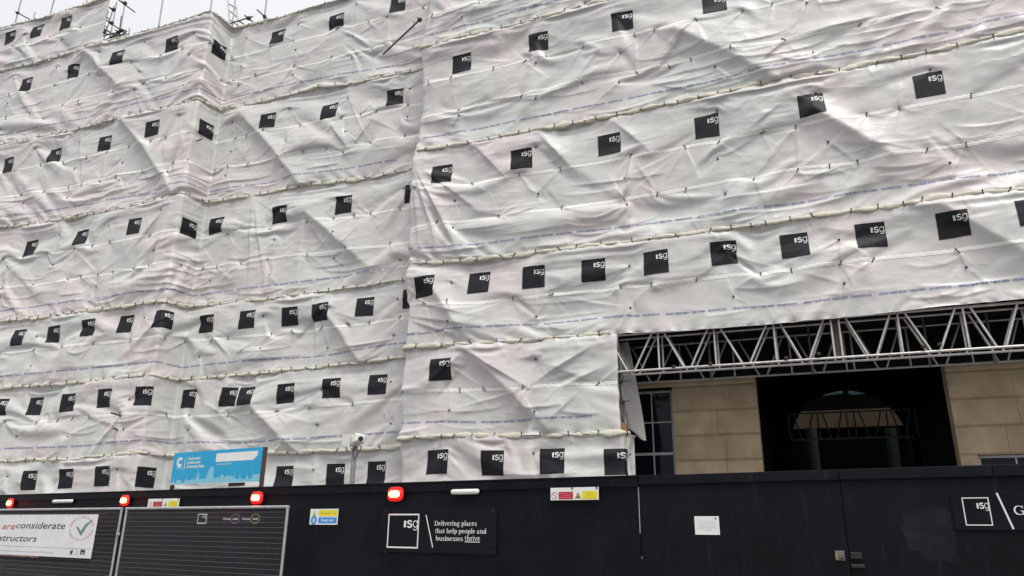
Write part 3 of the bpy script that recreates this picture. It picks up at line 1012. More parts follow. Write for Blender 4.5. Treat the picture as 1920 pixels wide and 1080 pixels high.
def make_strip(st, path, m, label, logos=(), text_z=None, hem=True, hem_range=None, logo=0.53, group=None, hem_r=0.045, bare=()):
    rng = st.rng
    root = thing('scaffold_sheeting', label, 'sheeting', (0, 0, 0), group=group or 'white sheeting strips wrapped round the scaffold')
    c = path.world(np.array([[0.5*(st.s0+st.s1), float(st.zb(np.array([0.5*(st.s0+st.s1)]))[0]), 0.0]]))[0]
    root.location = Vector(c)
    off = c
    def put(name, P3, F, m_, smooth=True, parent=root):
        me = bpy.data.meshes.new(name)
        if isinstance(F, np.ndarray):
            me.vertices.add(len(P3))
            me.vertices.foreach_set('co', (P3-off).astype(np.float32).ravel())
            me.loops.add(F.size)
            me.loops.foreach_set('vertex_index', F.astype(np.int32).ravel())
            me.polygons.add(len(F))
            me.polygons.foreach_set('loop_start', np.arange(0, F.size, 4, dtype=np.int32))
            me.validate()
        else:
            me.from_pydata((P3-off).tolist(), [], F)
        me.update()
        return link(name, me, m_, parent, smooth=smooth)
    nv, nu = st.nv, st.nu
    W = path.world(st.P.reshape(-1, 3))
    I = np.arange(nv*nu).reshape(nv, nu)
    F = np.stack([I[:-1, :-1], I[:-1, 1:], I[1:, 1:], I[1:, :-1]], -1).reshape(-1, 4)
    o = put('sheet', W, F, m)
    me = o.data
    uv = me.uv_layers.new(name='metres')
    ss = np.linspace(st.s0, st.s1, nu)
    tt = np.linspace(0, 1, nv)[:, None]
    vv = (1-tt)*(st.zt(ss)-st.zb(ss))[None]
    UVv = np.stack([np.broadcast_to(ss+40, (nv, nu)), vv], -1).reshape(-1, 2)
    li = np.empty(len(me.loops), np.int32)
    me.loops.foreach_get('vertex_index', li)
    uv.data.foreach_set('uv', UVv[li].ravel())
    me.update()
    # printed squares with their letters
    def conform(V2, offn):
        s = V2[:, 0]
        zb, zt = st.zb(s), st.zt(s)
        t = (V2[:, 1]-zb)/(zt-zb)
        p, nn = st.sample(s, t)
        return path.world(p+nn*offn)
    for (ls, lz) in logos:
        n = 25
        g = np.linspace(-0.5, 0.5, n)
        gx, gz = np.meshgrid(g, g)
        V2 = np.stack([ls+gx.ravel()*logo, lz+gz.ravel()*logo], 1)
        J = np.arange(n*n).reshape(n, n)
        FF = np.stack([J[:-1, :-1], J[:-1, 1:], J[1:, 1:], J[1:, :-1]], -1).reshape(-1, 4).tolist()
        q = put('printed_square', conform(V2, 0.007), FF, M['print'])
        V2 = np.stack([ls+(LOGO_V[:, 0]-0.5)*logo, lz+(LOGO_V[:, 1]-0.5)*logo], 1)
        put('lettering', conform(V2, 0.012), LOGO_F, M['white_print'], parent=q)
    if text_z is not None:
        V0, F0 = text_cache()[:2]
        x = st.s0+rng.uniform(0, 1.0)
        while x < st.s1-1.3:
            V2 = V0.copy()
            V2[:, 0] += x
            V2[:, 1] += st.zb(V2[:, 0])+text_z
            q = conform(V2, 0.008)
            n1 = text_cache()[2]
            put('printed_line', q[:n1], [f for f in F0 if f[0] < n1], M['blue_print'], smooth=False)
            put('printed_line', q[n1:], [tuple(i-n1 for i in f) for f in F0 if f[0] >= n1], M['blue_print'], smooth=False)
            x += 1.34
    # ties
    tm, km = tie_mesh()
    def place(me_, s, z, n, tilt):
        tx, nn = path.frame(s)
        P = path.world(np.array([[s, z, n]]))[0]
        o = bpy.data.objects.new(me_.name, me_)
        col.objects.link(o)
        o.parent = root
        X = Vector(tx)
        Y = -Vector(nn)
        Zv = Vector((0, 0, 1))
        Mx = Matrix((X, Y, Zv)).transposed().to_4x4() @ Matrix.Rotation(tilt, 4, 'Y')
        Mx.translation = Vector(P-off)
        o.matrix_local = Mx
    for (s, t, _) in st.ties:
        p, nn = st.sample(np.array([s]), np.array([t]))
        place(tm, p[0, 0], p[0, 1], p[0, 2]+0.014, rng.normal()*0.5+(1.1 if rng.random() < 0.15 else 0))
    for (s, t) in st.knobs:
        p, nn = st.sample(np.array([s]), np.array([t]))
        place(km, p[0, 0], p[0, 1], p[0, 2]+0.012, 0.0)
    # rolled hem along the top edge
    if hem:
        a, b_ = hem_range or (st.s0, st.s1)
        ts = []
        x = a+0.12
        while x < b_-0.05:
            ts.append(x)
            x += rng.choice([0.3, 0.42, 0.5, 0.62])*rng.uniform(0.9, 1.15)
        ts = np.array(ts)
        s = np.arange(a, b_+0.02, 0.035)
        z = st.zt(s)
        d = np.min(np.abs(s[:, None]-ts[None]), 1)
        ph = np.convolve(rng.standard_normal(len(s)+14), np.ones(15)/4, 'valid')[:len(s)]
        sag = np.convolve(rng.standard_normal(len(s)+24), np.ones(25)/5, 'valid')[:len(s)]
        rad = hem_r*(0.55+0.62*np.clip(d/0.16, 0, 1)**0.8)*(1+0.22*ph)
        K = 12
        ang = np.linspace(0, 2*math.pi, K, endpoint=False)
        tw = s*5.0+1.6*np.convolve(ph, np.ones(9)/9, 'same')
        fold = 1+0.20*np.sin(2*ang[None]+tw[:, None])+0.13*np.sin(5*ang[None]-1.7*tw[:, None]+2*ph[:, None])
        rr = rad[:, None]*fold
        nn = 0.030+rr*np.cos(ang)[None]*0.65
        zz = z[:, None]+0.012*sag[:, None]+rr*np.sin(ang)[None]*1.05
        P = np.stack([np.broadcast_to(s[:, None], nn.shape), zz, nn], -1).reshape(-1, 3)
        I = np.arange(len(s)*K).reshape(len(s), K)
        J = np.roll(I, -1, 1)
        F = np.stack([I[:-1], J[:-1], J[1:], I[1:]], -1).reshape(-1, 4).tolist()
        put('rolled_hem', path.world(P), F, M['hem'])
        for x in ts:
            zc = float(st.zt(np.array([x]))[0])
            place(tm, x, zc+rng.normal()*0.012, 0.030+hem_r*0.62, rng.normal()*0.42)
    return root

def B(pts, y, n0=0.16):
    a, b_ = [at(p[0], p[1], y) for p in pts]
    f = s_left if y == YL else (lambda X: X)
    return ((f(a[0]), a[2]), (f(b_[0]), b_[2]), n0)

S2 = dict(bands=(1.04,), slack=(0.003, 0.003), low_slack=0.010)
S3 = dict(bands=(1.14, 2.15), slack=(0.003, 0.003), low_slack=0.045)
GR = 'white sheeting strips wrapped round the scaffold'
QUICK = False
# right-hand block
right = [
 (0, XR-1.2, -2.85, PATH_R0, dict(bands=(), slack=(0.006, 0.005), low_slack=0.0, seed=11), M['sheet0'], 'lowest white sheeting strip of the right-hand block, just above the black hoarding', [(821, 866), (926, 866), (1038, 863), (1158, 865)], None),
 (1, XR-1.2, -3.22, PATH_RLOW, dict(S2, slack=(0.006, 0.005), seed=12, braces=[B([(880, 650), (1030, 800)], YR, 0.12)], extra_pins=[(-5.43, 0.5, 0.02, -0.07, 0.0), (-4.55, 0.55, -0.02, 0.03, 0.0)], ridges=[B([(880, 655), (990, 724)], YR, 0.10), B([(1118, 645), (1000, 722)], YR, 0.10), B([(1125, 690), (1060, 728)], YR, 0.07), B([(870, 655), (795, 728)], YR, 0.06), B([(1090, 735), (1020, 800)], YR, 0.06)]), M['sheet2'], 'short white sheeting strip beside the open portal, carrying a single black printed square', [(826, 691)], 0.34),
 (2, XR-1.2, 9.2, PATH_R, dict(S2, seed=13, braces=[B([(1745, 368), (1925, 473)], YR, 0.15), B([(800, 520), (866, 612)], YR, 0.14)], ridges=[B([(762, 598), (860, 628)], YR, 0.07), B([(762, 566), (900, 590)], YR, 0.06), B([(762, 592), (910, 612)], YR, 0.08)]), M['sheet2'], 'white sheeting strip whose bottom edge hangs over the lattice beams of the portal', [(798, 537), (898, 528), (1002, 518), (1113, 505), (1230, 492), (1357, 476), (1491, 458), (1634, 440), (1787, 419), (1937, 397)], 0.36),
 (3, XR-1.2, 9.2, PATH_R, dict(S3, seed=14, braces=[B([(1528, 207), (1668, 291)], YR, 0.18)], ridges=[B([(779, 300), (860, 470)], YR, 0.10), B([(777, 300), (822, 470)], YR, 0.09), B([(777, 300), (788, 470)], YR, 0.08), B([(785, 300), (900, 400)], YR, 0.07), B([(1012, 250), (1072, 312)], YR, 0.08), B([(893, 270), (950, 335)], YR, 0.08), B([(1150, 225), (1220, 285)], YR, 0.06), B([(1470, 195), (1400, 250)], YR, 0.07), B([(1588, 308), (1490, 350)], YR, 0.06)]), M['sheet3'], 'tall white sheeting strip of the right-hand block with six widely spaced printed squares', [(830, 326), (979, 300), (1143, 270), (1325, 237), (1523, 198), (1742, 160)], 0.36),
 (4, XR-1.2, 9.2, PATH_R, dict(S3, seed=15, ridges=[B([(1315, 25), (1240, 125)], YR, 0.07), B([(1135, 85), (1080, 155)], YR, 0.06), B([(1480, 70), (1420, 125)], YR, 0.08), B([(1645, 32), (1460, 75)], YR, 0.07), B([(1735, 20), (1640, 50)], YR, 0.06)], braces=[B([(1270, 58), (1455, 142)], YR, 0.18)]), M['sheet3'], 'white sheeting strip second from the top of the right-hand block', [(866, 117), (1011, 77), (1169, 40), (1340, 5)], 0.36),
 (5, XR-1.2, 9.2, PATH_R, dict(S3, seed=16), M['sheet3'], 'topmost white sheeting strip of the right-hand block, cut off by the top of the picture', [], 0.36),
]
for (k, a, b_, path, kw, m, lab, lg, tz) in right:
    st = Strip(a, b_, SR[k], SR[k+1], corners=[(XR, 2)], **kw)
    L_ = logo_at(lg, YR)
    if k == 4: L_ += [(XR-0.55, 13.42)]+[(1.25+2.15*q, 13.5) for q in range(4)]
    if k == 3: L_ += [(5.24, 10.3), (7.4, 10.3)]
    if k == 2: L_ += [(5.82, 7.3), (7.2, 7.3), (8.55, 7.3)]
    if k == 5: L_ += [(XR+1.2+2.15*q, 16.6) for q in range(8)]
    hr = (a, -3.6) if k == 1 else None
    if k == 0: hr = (a, -3.15)
    make_strip(st, path, m, lab, L_, tz, hem=k < 5, hem_range=hr, hem_r=0.052 if k in (3, 4) else 0.045)

# a loose sheet hanging in the gap beside the portal window
YH = 16.0
PH = Path([(float(at(1160, 740, YH)[0]), YH+0.1), (float(at(1208, 740, YH)[0]), YH)], 0, 0.0)
hz0, hz1 = float(at(1190, 806, YH)[2]), float(at(1190, 640, YH)[2])
st = Strip(0.0, float(PH.knot[1]), lambda s: hz0+0.10*np.sin(np.asarray(s)*9)-0.25*np.asarray(s), lambda s: np.full(np.shape(s), hz1), seed=31, bands=(), slack=(0.05, 0.01), low_slack=0.0, ridges=[((0.10, hz0+0.35), (0.05, hz1-0.1), 0.09), ((0.24, hz0+0.15), (0.16, hz1-0.2), 0.09), ((0.30, hz0+0.9), (0.05, hz0+0.4), 0.07)])
st.P[..., 0] *= 1-0.55*np.linspace(0, 1, st.nv)[:, None]**1.3
make_strip(st, PH, M['sheet0'], 'loose grey white sheet hanging beside the portal window behind the steel upright', (), None, hem=False)
# left-hand block, its return and the recessed middle
sL = s_left(-29.2)
left = [
 (0, dict(bands=(), slack=(0.006, 0.005), low_slack=0.0, seed=21), M['sheet0'], 'lowest white sheeting strip of the recessed face, behind the blue board and the camera pole', [(57, 900), (126, 897), (194, 893), (270, 892)], [(362, 888), (450, 890), (532, 892), (627, 888), (705, 884)], [], None),
 (1, dict(S2, slack=(0.006, 0.004), seed=22, braces=[B([(468, 748), (537, 823)], YM, 0.15)], ridges=[B([(225, 790), (175, 850)], YL, 0.07), B([(222, 800), (222, 850)], YL, 0.05), B([(430, 715), (405, 790)], YM, 0.07), B([(537, 826), (517, 850)], YM, 0.07), B([(537, 826), (560, 848)], YM, 0.07)]), M['sheet2'], 'white sheeting strip directly above the blue board, two tube ends poking through it', [(4, 762), (65, 757), (130, 753), (199, 746), (270, 741)], [(355, 747), (433, 740), (466, 738), (540, 735), (624, 727), (709, 719)], [], 0.34),
 (2, dict(S2, slack=(0.005, 0.004), seed=23, braces=[B([(604, 570), (690, 690)], YM, 0.11)], ridges=[B([(400, 628), (436, 672)], YM, 0.08), B([(590, 555), (588, 660)], YM, 0.08), B([(478, 640), (440, 672)], YM, 0.06), B([(325, 580), (250, 650)], YL, 0.06)]), M['sheet2'], 'white sheeting strip third from the bottom of the recessed face', [(37, 631), (102, 624), (168, 615), (235, 606), (306, 597)], [(391, 607), (467, 599), (546, 590), (604, 584), (686, 573), (773, 558)], [], 0.36),
 (3, dict(S3, slack=(0.007, 0.003), low_slack=0.02, seed=24, braces=[B([(570, 388), (696, 501)], YM, 0.17)], ridges=[B([(476, 372), (428, 520)], YM, 0.08), B([(476, 372), (468, 545)], YM, 0.07), B([(478, 372), (500, 545)], YM, 0.06), B([(572, 388), (556, 535)], YM, 0.08), B([(330, 372), (240, 480)], YL, 0.07), B([(328, 372), (280, 540)], YL, 0.08)]), M['sheet3'], 'tall white sheeting strip at mid height of the recessed face, large shaded triangle', [(58, 462), (153, 444), (255, 424)], [(407, 421), (527, 401), (646, 383), (777, 362)], [(SA+0.35, 10.27)], 0.36),
 (4, dict(S3, seed=25, ridges=[B([(475, 260), (448, 315)], YM, 0.08), B([(620, 230), (657, 282)], YM, 0.08), B([(700, 225), (655, 285)], YM, 0.06), B([(330, 215), (285, 300)], YL, 0.06), B([(360, 200), (330, 330)], YL, 0.08)], braces=[B([(213, 186), (328, 357)], YL, 0.17), B([(456, 211), (570, 346)], YM, 0.17)]), M['sheet3'], 'white sheeting strip second from the top of the recessed face, two sharp diagonal ridges', [(17, 309), (104, 290), (196, 266), (290, 242)], [(506, 228), (619, 206), (740, 181)], [(SA+0.40, 13.62)], 0.36),
 (5, dict(S3, seed=26, braces=[B([(163, 93), (230, 163)], YL, 0.17)]), M['sheet3'], 'white sheeting strip whose upper edge meets the grey sky and scaffold poles', [(50, 158), (137, 133), (226, 108), (323, 82)], [(520, 69), (632, 39), (747, 8)], [(SA+0.42, 16.55)], 0.36),
]
for (k, kw, m, lab, lgL, lgM, ex, tz) in left:
    st = Strip(sL, -8.5, SL[k], SL[k+1], corners=[(SA, 1), (XB, -1)], **kw)
    make_strip(st, PATH_LM, m, lab, logo_at(lgL, YL)+logo_at(lgM, YM)+ex, tz, hem_r=0.04)
st = Strip(sL, s_left(float(at(191, 72, YL)[0])), SL[6], SL[7], seed=27, bands=(1.0,), slack=(0.004, 0.008), low_slack=0.02)
make_strip(st, PATH_LM, M['sheet2'], 'small white sheeting strip standing higher than the rest at the far top left corner', logo_at([(20, 70), (69, 58), (124, 43)], YL), None, hem_r=0.04)

# ------------------------------------------------------------------ the stone building behind, with its portal
YB = 16.8
bld = thing('stone_building', 'buff stone building with a dark arched portal, seen under the lattice beams', 'building', (0, YB, 0))
def B2(x0, x1, y0, y1, z0, z1, mb=None, c=0):
    mb = mb or MB()
    mb.box(x0, x1, y0-YB, y1-YB, z0, z1, c)
    return mb
AX0, AX1 = float(at(1424, 800, YB)[0]), float(at(1790, 800, YB)[0])
ACX, ARAD = 0.5*(AX0+AX1), 0.5*(AX1-AX0)
ASPR = 5.05
jz = [float(at(1340, 863, YB)[2]), float(at(1340, 815, YB)[2]), float(at(1340, 768, YB)[2])]
pit = (jz[2]-jz[0])/2
zs = [jz[0]+pit*k for k in range(-6, 7)]
WX1 = float(at(1263, 800, YB)[0])
W2X0, W2Z = float(at(1834, 858, YB)[0]), float(at(1836, 853, YB)[2])
rng = np.random.default_rng(5)
V, F, C = [], [], []
def block(x0, x1, z0, z1, tone):
    mb = MB()
    mb.box(x0+0.001, x1-0.001, 0, 0.42, z0+0.001, z1-0.001, 0.034)
    for i, vv in enumerate(mb.v[:4]):
        mb.v[i] = (x0+0.003 if i in (0, 3) else x1-0.003, vv[1], vv[2])
    for i in (4, 5, 6, 7):
        mb.v[i] = (mb.v[i][0], 0.004 if False else mb.v[i][1], mb.v[i][2])
    k = len(V)
    V.extend(mb.v)
    F.extend(tuple(i+k for i in f) for f in mb.f)
    C.extend([tone]*len(mb.v))
for q, (z0, z1) in enumerate(zip(zs[:-1], zs[1:])):
    if z0 < 0 or z1 > 6.6: continue
    zm = 0.5*(z0+z1)
    half = ARAD if z0 < ASPR else (math.sqrt(max(0, ARAD**2-(zm-ASPR)**2)) if zm-ASPR < ARAD else 0)
    spans = [(WX1, ACX-half), (ACX+half, W2X0 if z1 < W2Z+0.1 else 12.0)]
    if z0 > 4.85: spans[0] = (-4.7, ACX-half)
    if half <= 0.05: spans = [(-4.7, 12.0)]
    for (a, b_) in spans:
        x = a
        while x < b_-0.05:
            L_ = rng.uniform(0.75, 1.25)
            e = b_ if b_-(x+L_) < 0.5 else x+L_
            block(x, e, z0, z1, rng.uniform(0.90, 1.07))
            x = e
for side in (0, 1):
    keep = [f for f in F if (V[f[0]][0] > ACX) == bool(side)]
    ids = sorted({i for f in keep for i in f})
    mp_ = {i: k for k, i in enumerate(ids)}
    me = bpy.data.meshes.new('stone_pier')
    me.from_pydata([V[i] for i in ids], [], [tuple(mp_[i] for i in f) for f in keep])
    at_ = me.attributes.new('tone', 'FLOAT_COLOR', 'POINT')
    at_.data.foreach_set('color', np.array([(C[i], C[i]*0.985, C[i]*0.96, 1) for i in ids]).ravel())
    link('stone_pier', me, M['stone'], bld)
# masses
mb = B2(-30, -4.72, 17.05, 30, 0, 15.4)
B2(-4.70, 12, 17.25, 22.4, 6.62, 15.2, mb)
B2(4.6, 12, 17.25, 30, 0, 6.6, mb)
mb.build('rear_wall', M['brick'], bld)
# passage lining
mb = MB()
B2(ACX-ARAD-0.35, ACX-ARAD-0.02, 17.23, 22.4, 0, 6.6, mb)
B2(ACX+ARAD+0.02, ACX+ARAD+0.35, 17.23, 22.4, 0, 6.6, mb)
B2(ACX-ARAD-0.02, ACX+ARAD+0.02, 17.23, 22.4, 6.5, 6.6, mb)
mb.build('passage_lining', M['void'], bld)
# window beside the portal
def window(x0, x1, z0, z1, vx, hz, y=16.93, fw=0.05):
    fr = MB()
    for a, b_ in ((x0, x0+fw), (x1-fw, x1)): B2(a, b_, y, y+0.08, z0, z1, fr)
    for a, b_ in ((z0, z0+fw), (z1-fw, z1)): B2(x0+fw, x1-fw, y, y+0.08, a, b_, fr)
    for v in vx: B2(v-0.014, v+0.014, y+0.01, y+0.06, z0+fw, z1-fw, fr)
    for h, t in hz: B2(x0+fw, x1-fw, y+0.004, y+0.064, h-t, h+t, fr)
    o = fr.build('window', M['frame_paint'], bld)
    g = MB()
    B2(x0+0.01, x1-0.01, y+0.035, y+0.045, z0+0.01, z1-0.01, g)
    g.build('pane', M['glass'], o)
wz1 = float(at(1230, 735, 16.95)[2])
window(-4.6, WX1-0.01, 1.2, wz1+0.02, [float(at(1222, 760, 16.95)[0]), float(at(1222, 760, 16.95)[0])-0.62], [(float(at(1240, 792, 16.95)[2]), 0.014), (float(at(1240, 851, 16.95)[2]), 0.028)])
window(W2X0+0.01, W2X0+1.3, 0.9, W2Z, [W2X0+0.65], [(1.9, 0.02)])
mb = B2(-4.7, WX1, 16.82, 17.2, wz1+0.03, 4.98)
mb.build('window_lintel', M['void'], bld)
# rear arch with the courtyard beyond
YA = 22.4
ra0, ra1 = float(at(1487, 850, YA)[0]), float(at(1712, 850, YA)[0])
rtop = float(at(1592, 726, YA)[2])
rc, rr_ = 0.5*(ra0+ra1), 0.5*(ra1-ra0)
rs = rtop-rr_
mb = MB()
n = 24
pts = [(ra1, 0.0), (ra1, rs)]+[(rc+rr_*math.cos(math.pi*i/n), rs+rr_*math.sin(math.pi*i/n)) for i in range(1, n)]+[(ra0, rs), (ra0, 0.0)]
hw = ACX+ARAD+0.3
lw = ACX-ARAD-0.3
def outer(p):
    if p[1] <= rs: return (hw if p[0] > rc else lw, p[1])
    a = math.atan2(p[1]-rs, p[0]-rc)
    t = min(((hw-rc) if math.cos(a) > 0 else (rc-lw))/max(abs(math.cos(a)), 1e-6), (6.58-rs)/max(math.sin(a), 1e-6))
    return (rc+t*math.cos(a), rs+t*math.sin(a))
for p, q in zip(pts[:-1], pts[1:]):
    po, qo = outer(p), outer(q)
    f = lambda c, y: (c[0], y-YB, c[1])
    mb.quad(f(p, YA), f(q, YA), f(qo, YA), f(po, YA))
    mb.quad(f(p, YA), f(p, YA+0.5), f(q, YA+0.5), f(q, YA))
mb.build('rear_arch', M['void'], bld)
YC = 27.0
mb = B2(-3.5, 7.5, YC, YC+0.4, float(at(1590, 801, YC)[2]), float(at(1590, 768, YC)[2]))
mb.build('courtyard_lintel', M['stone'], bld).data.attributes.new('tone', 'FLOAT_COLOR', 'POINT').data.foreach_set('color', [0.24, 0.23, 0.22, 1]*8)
mb = B2(-3.5, 7.5, YC+0.1, YC+0.3, 0, float(at(1590, 801, YC)[2])-0.003)
B2(-3.5, 7.5, YC+0.1, YC+0.3, float(at(1590, 768, YC)[2])+0.003, 6.6, mb)
B2(-3.7, -3.52, 22.95, YC+0.4, 0, 6.6, mb)
B2(7.52, 7.7, 22.95, YC+0.4, 0, 6.6, mb)
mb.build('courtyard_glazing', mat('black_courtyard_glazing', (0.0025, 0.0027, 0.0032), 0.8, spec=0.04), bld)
for px in (1527, 1677):
    c = at(px, 860, 26.2)
    mb = MB()
    mb.tube((c[0], 26.2-YB, 0), (c[0], 26.2-YB, float(at(px, 803, 26.2)[2])), 0.17, 20)
    auto_smooth(mb.build('column', M['green'], bld))
mb = MB()
for q in (((1540, 741), (1580, 731), (1580, 738), (1545, 742)), ((1592, 731), (1628, 738), (1600, 740), (1590, 738))):
    mb.poly([at(p[0], p[1], YC-0.02)-np.array([0, YB, 0]) for p in q][::-1])
mb.build('fanlight_glint', M['teal'], bld)  # teal shapes painted as glints on the high glazing

# ------------------------------------------------------------------ lattice beams across the portal
def lattice(name, label, xs, y, z0, z1, xa, xb, m, r=0.024, joint=(), group=None, half=0.16):
    t = thing(name, label, 'lattice beam', (xa, y, z0), group=group)
    T = lambda x, z: (x-xa, 0, z-z0)
    mb = MB()
    mb.tube(T(xa, z0), T(xb, z0), r, 12)
    auto_smooth(mb.build('lower_chord', m, t))
    mb = MB()
    mb.tube(T(xa, z1), T(xb, z1), r, 12)
    auto_smooth(mb.build('upper_chord', m, t))
    for x in xs:
        mb = MB()
        mb.tube(T(x, z0), T(x, z1), r*0.9, 10)
        auto_smooth(mb.build('post', m, t))
    for a, b_ in zip(xs[:-1], xs[1:]):
        if b_-a < 0.4: continue
        mid = 0.5*(a+b_)
        for p, q in ((a+half*0.75, mid-0.07), (b_-half*0.75, mid+0.07)):
            mb = MB()
            mb.tube(T(p, z1), T(q, z0), r*0.9, 10)
            auto_smooth(mb.build('diagonal', m, t))
    for x in joint:
        mb = MB()
        mb.box(x-xa-0.05, x-xa+0.05, 0.005, 0.02, 0.03, z1-z0-0.03)
        mb.build('joint_plate', M['rust'], t)
    return t
def coupler(parent, x, y, z, s=0.04):
    mb = MB()
    mb.box(x-s, x+s, y-s*0.9, y+s*0.9, z-s*0.8, z+s*0.8, s*0.3)
    mb.tube((x-s*0.6, y-s*2.0, z+s*0.3), (x-s*0.6, y, z+s*0.3), s*0.28, 6)
    mb.tube((x+s*0.5, y-s*1.6, z-s*0.4), (x+s*0.5, y, z-s*0.4), s*0.42, 6)
    return mb.build('coupler', M['rust'], parent)
ZB0 = EYE+3.235
ZB1 = EYE+4.02
vx = [float(at(px, 640, 15.12)[0]) for px in (1130, 1234, 1340, 1453, 1562, 1577, 1690, 1816, 1938)]
while vx[-1] < 8.6: vx.append(vx[-1]+1.12)
ba = lattice('lattice_beam', 'pale tubular lattice beam nearest the street, spanning the portal', vx, 15.12, ZB0, ZB1, vx[0]-0.1, vx[-1], M['alu'], joint=[0.5*(vx[4]+vx[5])], group='lattice beams over the portal')
bb = lattice('lattice_beam', 'pale lattice beam close behind the front one over the portal', [v+0.02 for v in vx], 15.50, ZB0, ZB1, vx[0]+0.15, vx[-1]+0.2, M['alu'], group='lattice beams over the portal')
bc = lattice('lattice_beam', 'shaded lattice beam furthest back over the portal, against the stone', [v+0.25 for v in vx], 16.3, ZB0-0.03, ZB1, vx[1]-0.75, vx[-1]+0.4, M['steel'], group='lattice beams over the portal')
for (px, py) in ((1263, 688), (1332, 683), (1474, 672), (1535, 664), (1732, 650), (1762, 646)):
    P = at(px, py, 15.08)
    coupler(ba, P[0]-ba.location.x, -0.02, P[2]-ba.location.z+0.01, 0.034)
deck = thing('scaffold_deck', 'dark scaffold deck with an added dark strip standing for shade behind the lattice beams', 'scaffold deck', (1.5, 16, 5.8))
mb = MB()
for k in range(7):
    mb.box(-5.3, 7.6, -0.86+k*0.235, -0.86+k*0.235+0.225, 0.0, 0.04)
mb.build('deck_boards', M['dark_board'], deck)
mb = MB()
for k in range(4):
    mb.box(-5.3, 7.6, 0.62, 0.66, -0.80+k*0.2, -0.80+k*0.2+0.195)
mb.build('shade_strip', M['dark_board'], deck)  # dark boards added in place of the shade on the upper wall
for px in (1330, 1520, 1740, 1862):
    P = at(px, 660, 15.9)
    mb = MB()
    mb.tube((P[0]-1.5, -0.1, -1.0), (P[0]-1.5, -0.1, -0.02), 0.024, 8)
    auto_smooth(mb.build('hanger', M['dull_steel'], deck))

# lattice beam inside the passage
zi0, zi1 = float(at(1590, 822, 21.6)[2]), float(at(1590, 772, 21.6)[2])
vi = [float(at(px, 800, 21.6)[0]) for px in (1480, 1535, 1590, 1604, 1665, 1720)]
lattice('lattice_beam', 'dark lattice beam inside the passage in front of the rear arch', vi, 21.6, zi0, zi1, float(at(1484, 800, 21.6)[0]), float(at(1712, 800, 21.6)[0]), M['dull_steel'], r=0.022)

# ------------------------------------------------------------------ scaffold tubes
def tubes(t, name, items, m, r=0.024):
    for it in items:
        (a, ya), (b_, yb) = it
        A, Bv = at(*a, ya)-np.array(t.location), at(*b_, yb)-np.array(t.location)
        mb = MB()
        mb.tube(A, Bv, r, 10)
        auto_smooth(mb.build(name, m, t))
P0 = at(1165, 760, 15.3)
sf = thing('scaffold_bay', 'steel scaffold upright with short cross tubes at the left side of the portal', 'scaffold', (P0[0], 15.3, 2.0))
tubes(sf, 'standard', [(((1158, 628), 15.3), ((1177, 840), 15.3))], M['steel'])
tubes(sf, 'transom', [(((1148, 716), 15.25), ((1183, 713), 15.25)), (((1146, 753), 15.25), ((1181, 751), 15.25)), (((1147, 701), 15.0), ((1168, 708), 15.7)), (((1146, 738), 15.0), ((1166, 748), 15.7)), (((1152, 655), 15.25), ((1172, 780), 15.28))], M['dull_steel'])
for (px, py) in ((1161, 700), (1166, 752), (1163, 714), (1158, 760)):
    P = at(px, py, 15.2)-np.array(sf.location)
    coupler(sf, P[0], P[1], P[2], 0.042)
tb = MB()
P = at(1166, 806, 15.2)
tb.box(-0.115, 0.115, -0.1, 0.1, -0.13, 0.13, 0.008)
tag(tb.build('timber_block', M['wood'], None, tuple(P)), 'sawn orange brown timber block on the sheeting ledge beside the portal', 'timber block')

SP = 'scaffold poles above the sheeting'
poles = [((42, -8), (26, 52), 15.6, 'leftmost grey scaffold pole rising into the sky, with a sloping side tube'),
         ((103.5, -8), (92, 35), 15.6, 'lone grey scaffold pole second from the left against the sky'),
         ((164.5, -8), (158, 24), 15.6, 'short visible end of scaffold pole just left of the tube cluster'),
         ((306.5, -8), (294, 72), 15.6, 'long lone grey scaffold pole between the tube cluster and the corner peak'),
         ((398, -8), (392, 40), 15.6, 'grey scaffold pole standing on the corner peak of the sheeting'),
         ((501, -8), (493, 52), 16.2, 'grey scaffold pole right of the ladder, crossed by a short dark tube'),
         ((65.5, 23), (61, 48), 15.6, 'stub of scaffold pole barely clearing the sheeting edge, far left')]
for i, (a, b_, y, lab) in enumerate(poles):
    A, Bv = at(*a, y), at(*b_, y)
    if i < 6: A = A+(A-Bv)*0.8
    t = thing('scaffold_pole', lab, 'scaffold pole', tuple(Bv), group=SP)
    mb = MB()
    mb.tube((0, 0, 0), A-Bv, 0.0245, 10)
    auto_smooth(mb.build('standard', M['steel'], t))
    if i == 0: tubes(t, 'side_tube', [(((33, 24), 15.6), ((57, 37), 16.2))], M['dull_steel'])
    if i == 5: tubes(t, 'side_tube', [(((482, 18), 16.0), ((503, 37), 16.2))], M['dull_steel'])
    if i in (0, 5):
        P = at(33, 24, 15.58)-Bv if i == 0 else at(496, 31, 16.15)-Bv
        coupler(t, P[0], P[1], P[2], 0.05)
t = thing('scaffold_tower', 'cluster of crossing scaffold tubes and couplers beside the high top left sheet', 'scaffold', tuple(at(210, 90, 16.4)))
tubes(t, 'standard', [(((195, -6), 16.2), ((179, 60), 16.2)), (((214, 11), 17.0), ((194, 75), 17.0)), (((219, 4), 16.4), ((205, 78), 16.4)), (((235, 2), 17.3), ((223, 72), 17.3)), (((243, 53), 15.7), ((240, 74), 15.7))], M['steel'])
tubes(t, 'ledger', [(((177, 22), 16.15), ((240, 66), 17.4)), (((192, 5), 16.2), ((210, 18), 17.0)), (((186, 24), 16.2), ((206, 36), 17.0)), (((184, 39), 16.2), ((201, 52), 17.0)), (((185, 46), 16.2), ((224, 74), 17.0)), (((216, -5), 16.2), ((253, 23), 17.6))], M['dull_steel'])
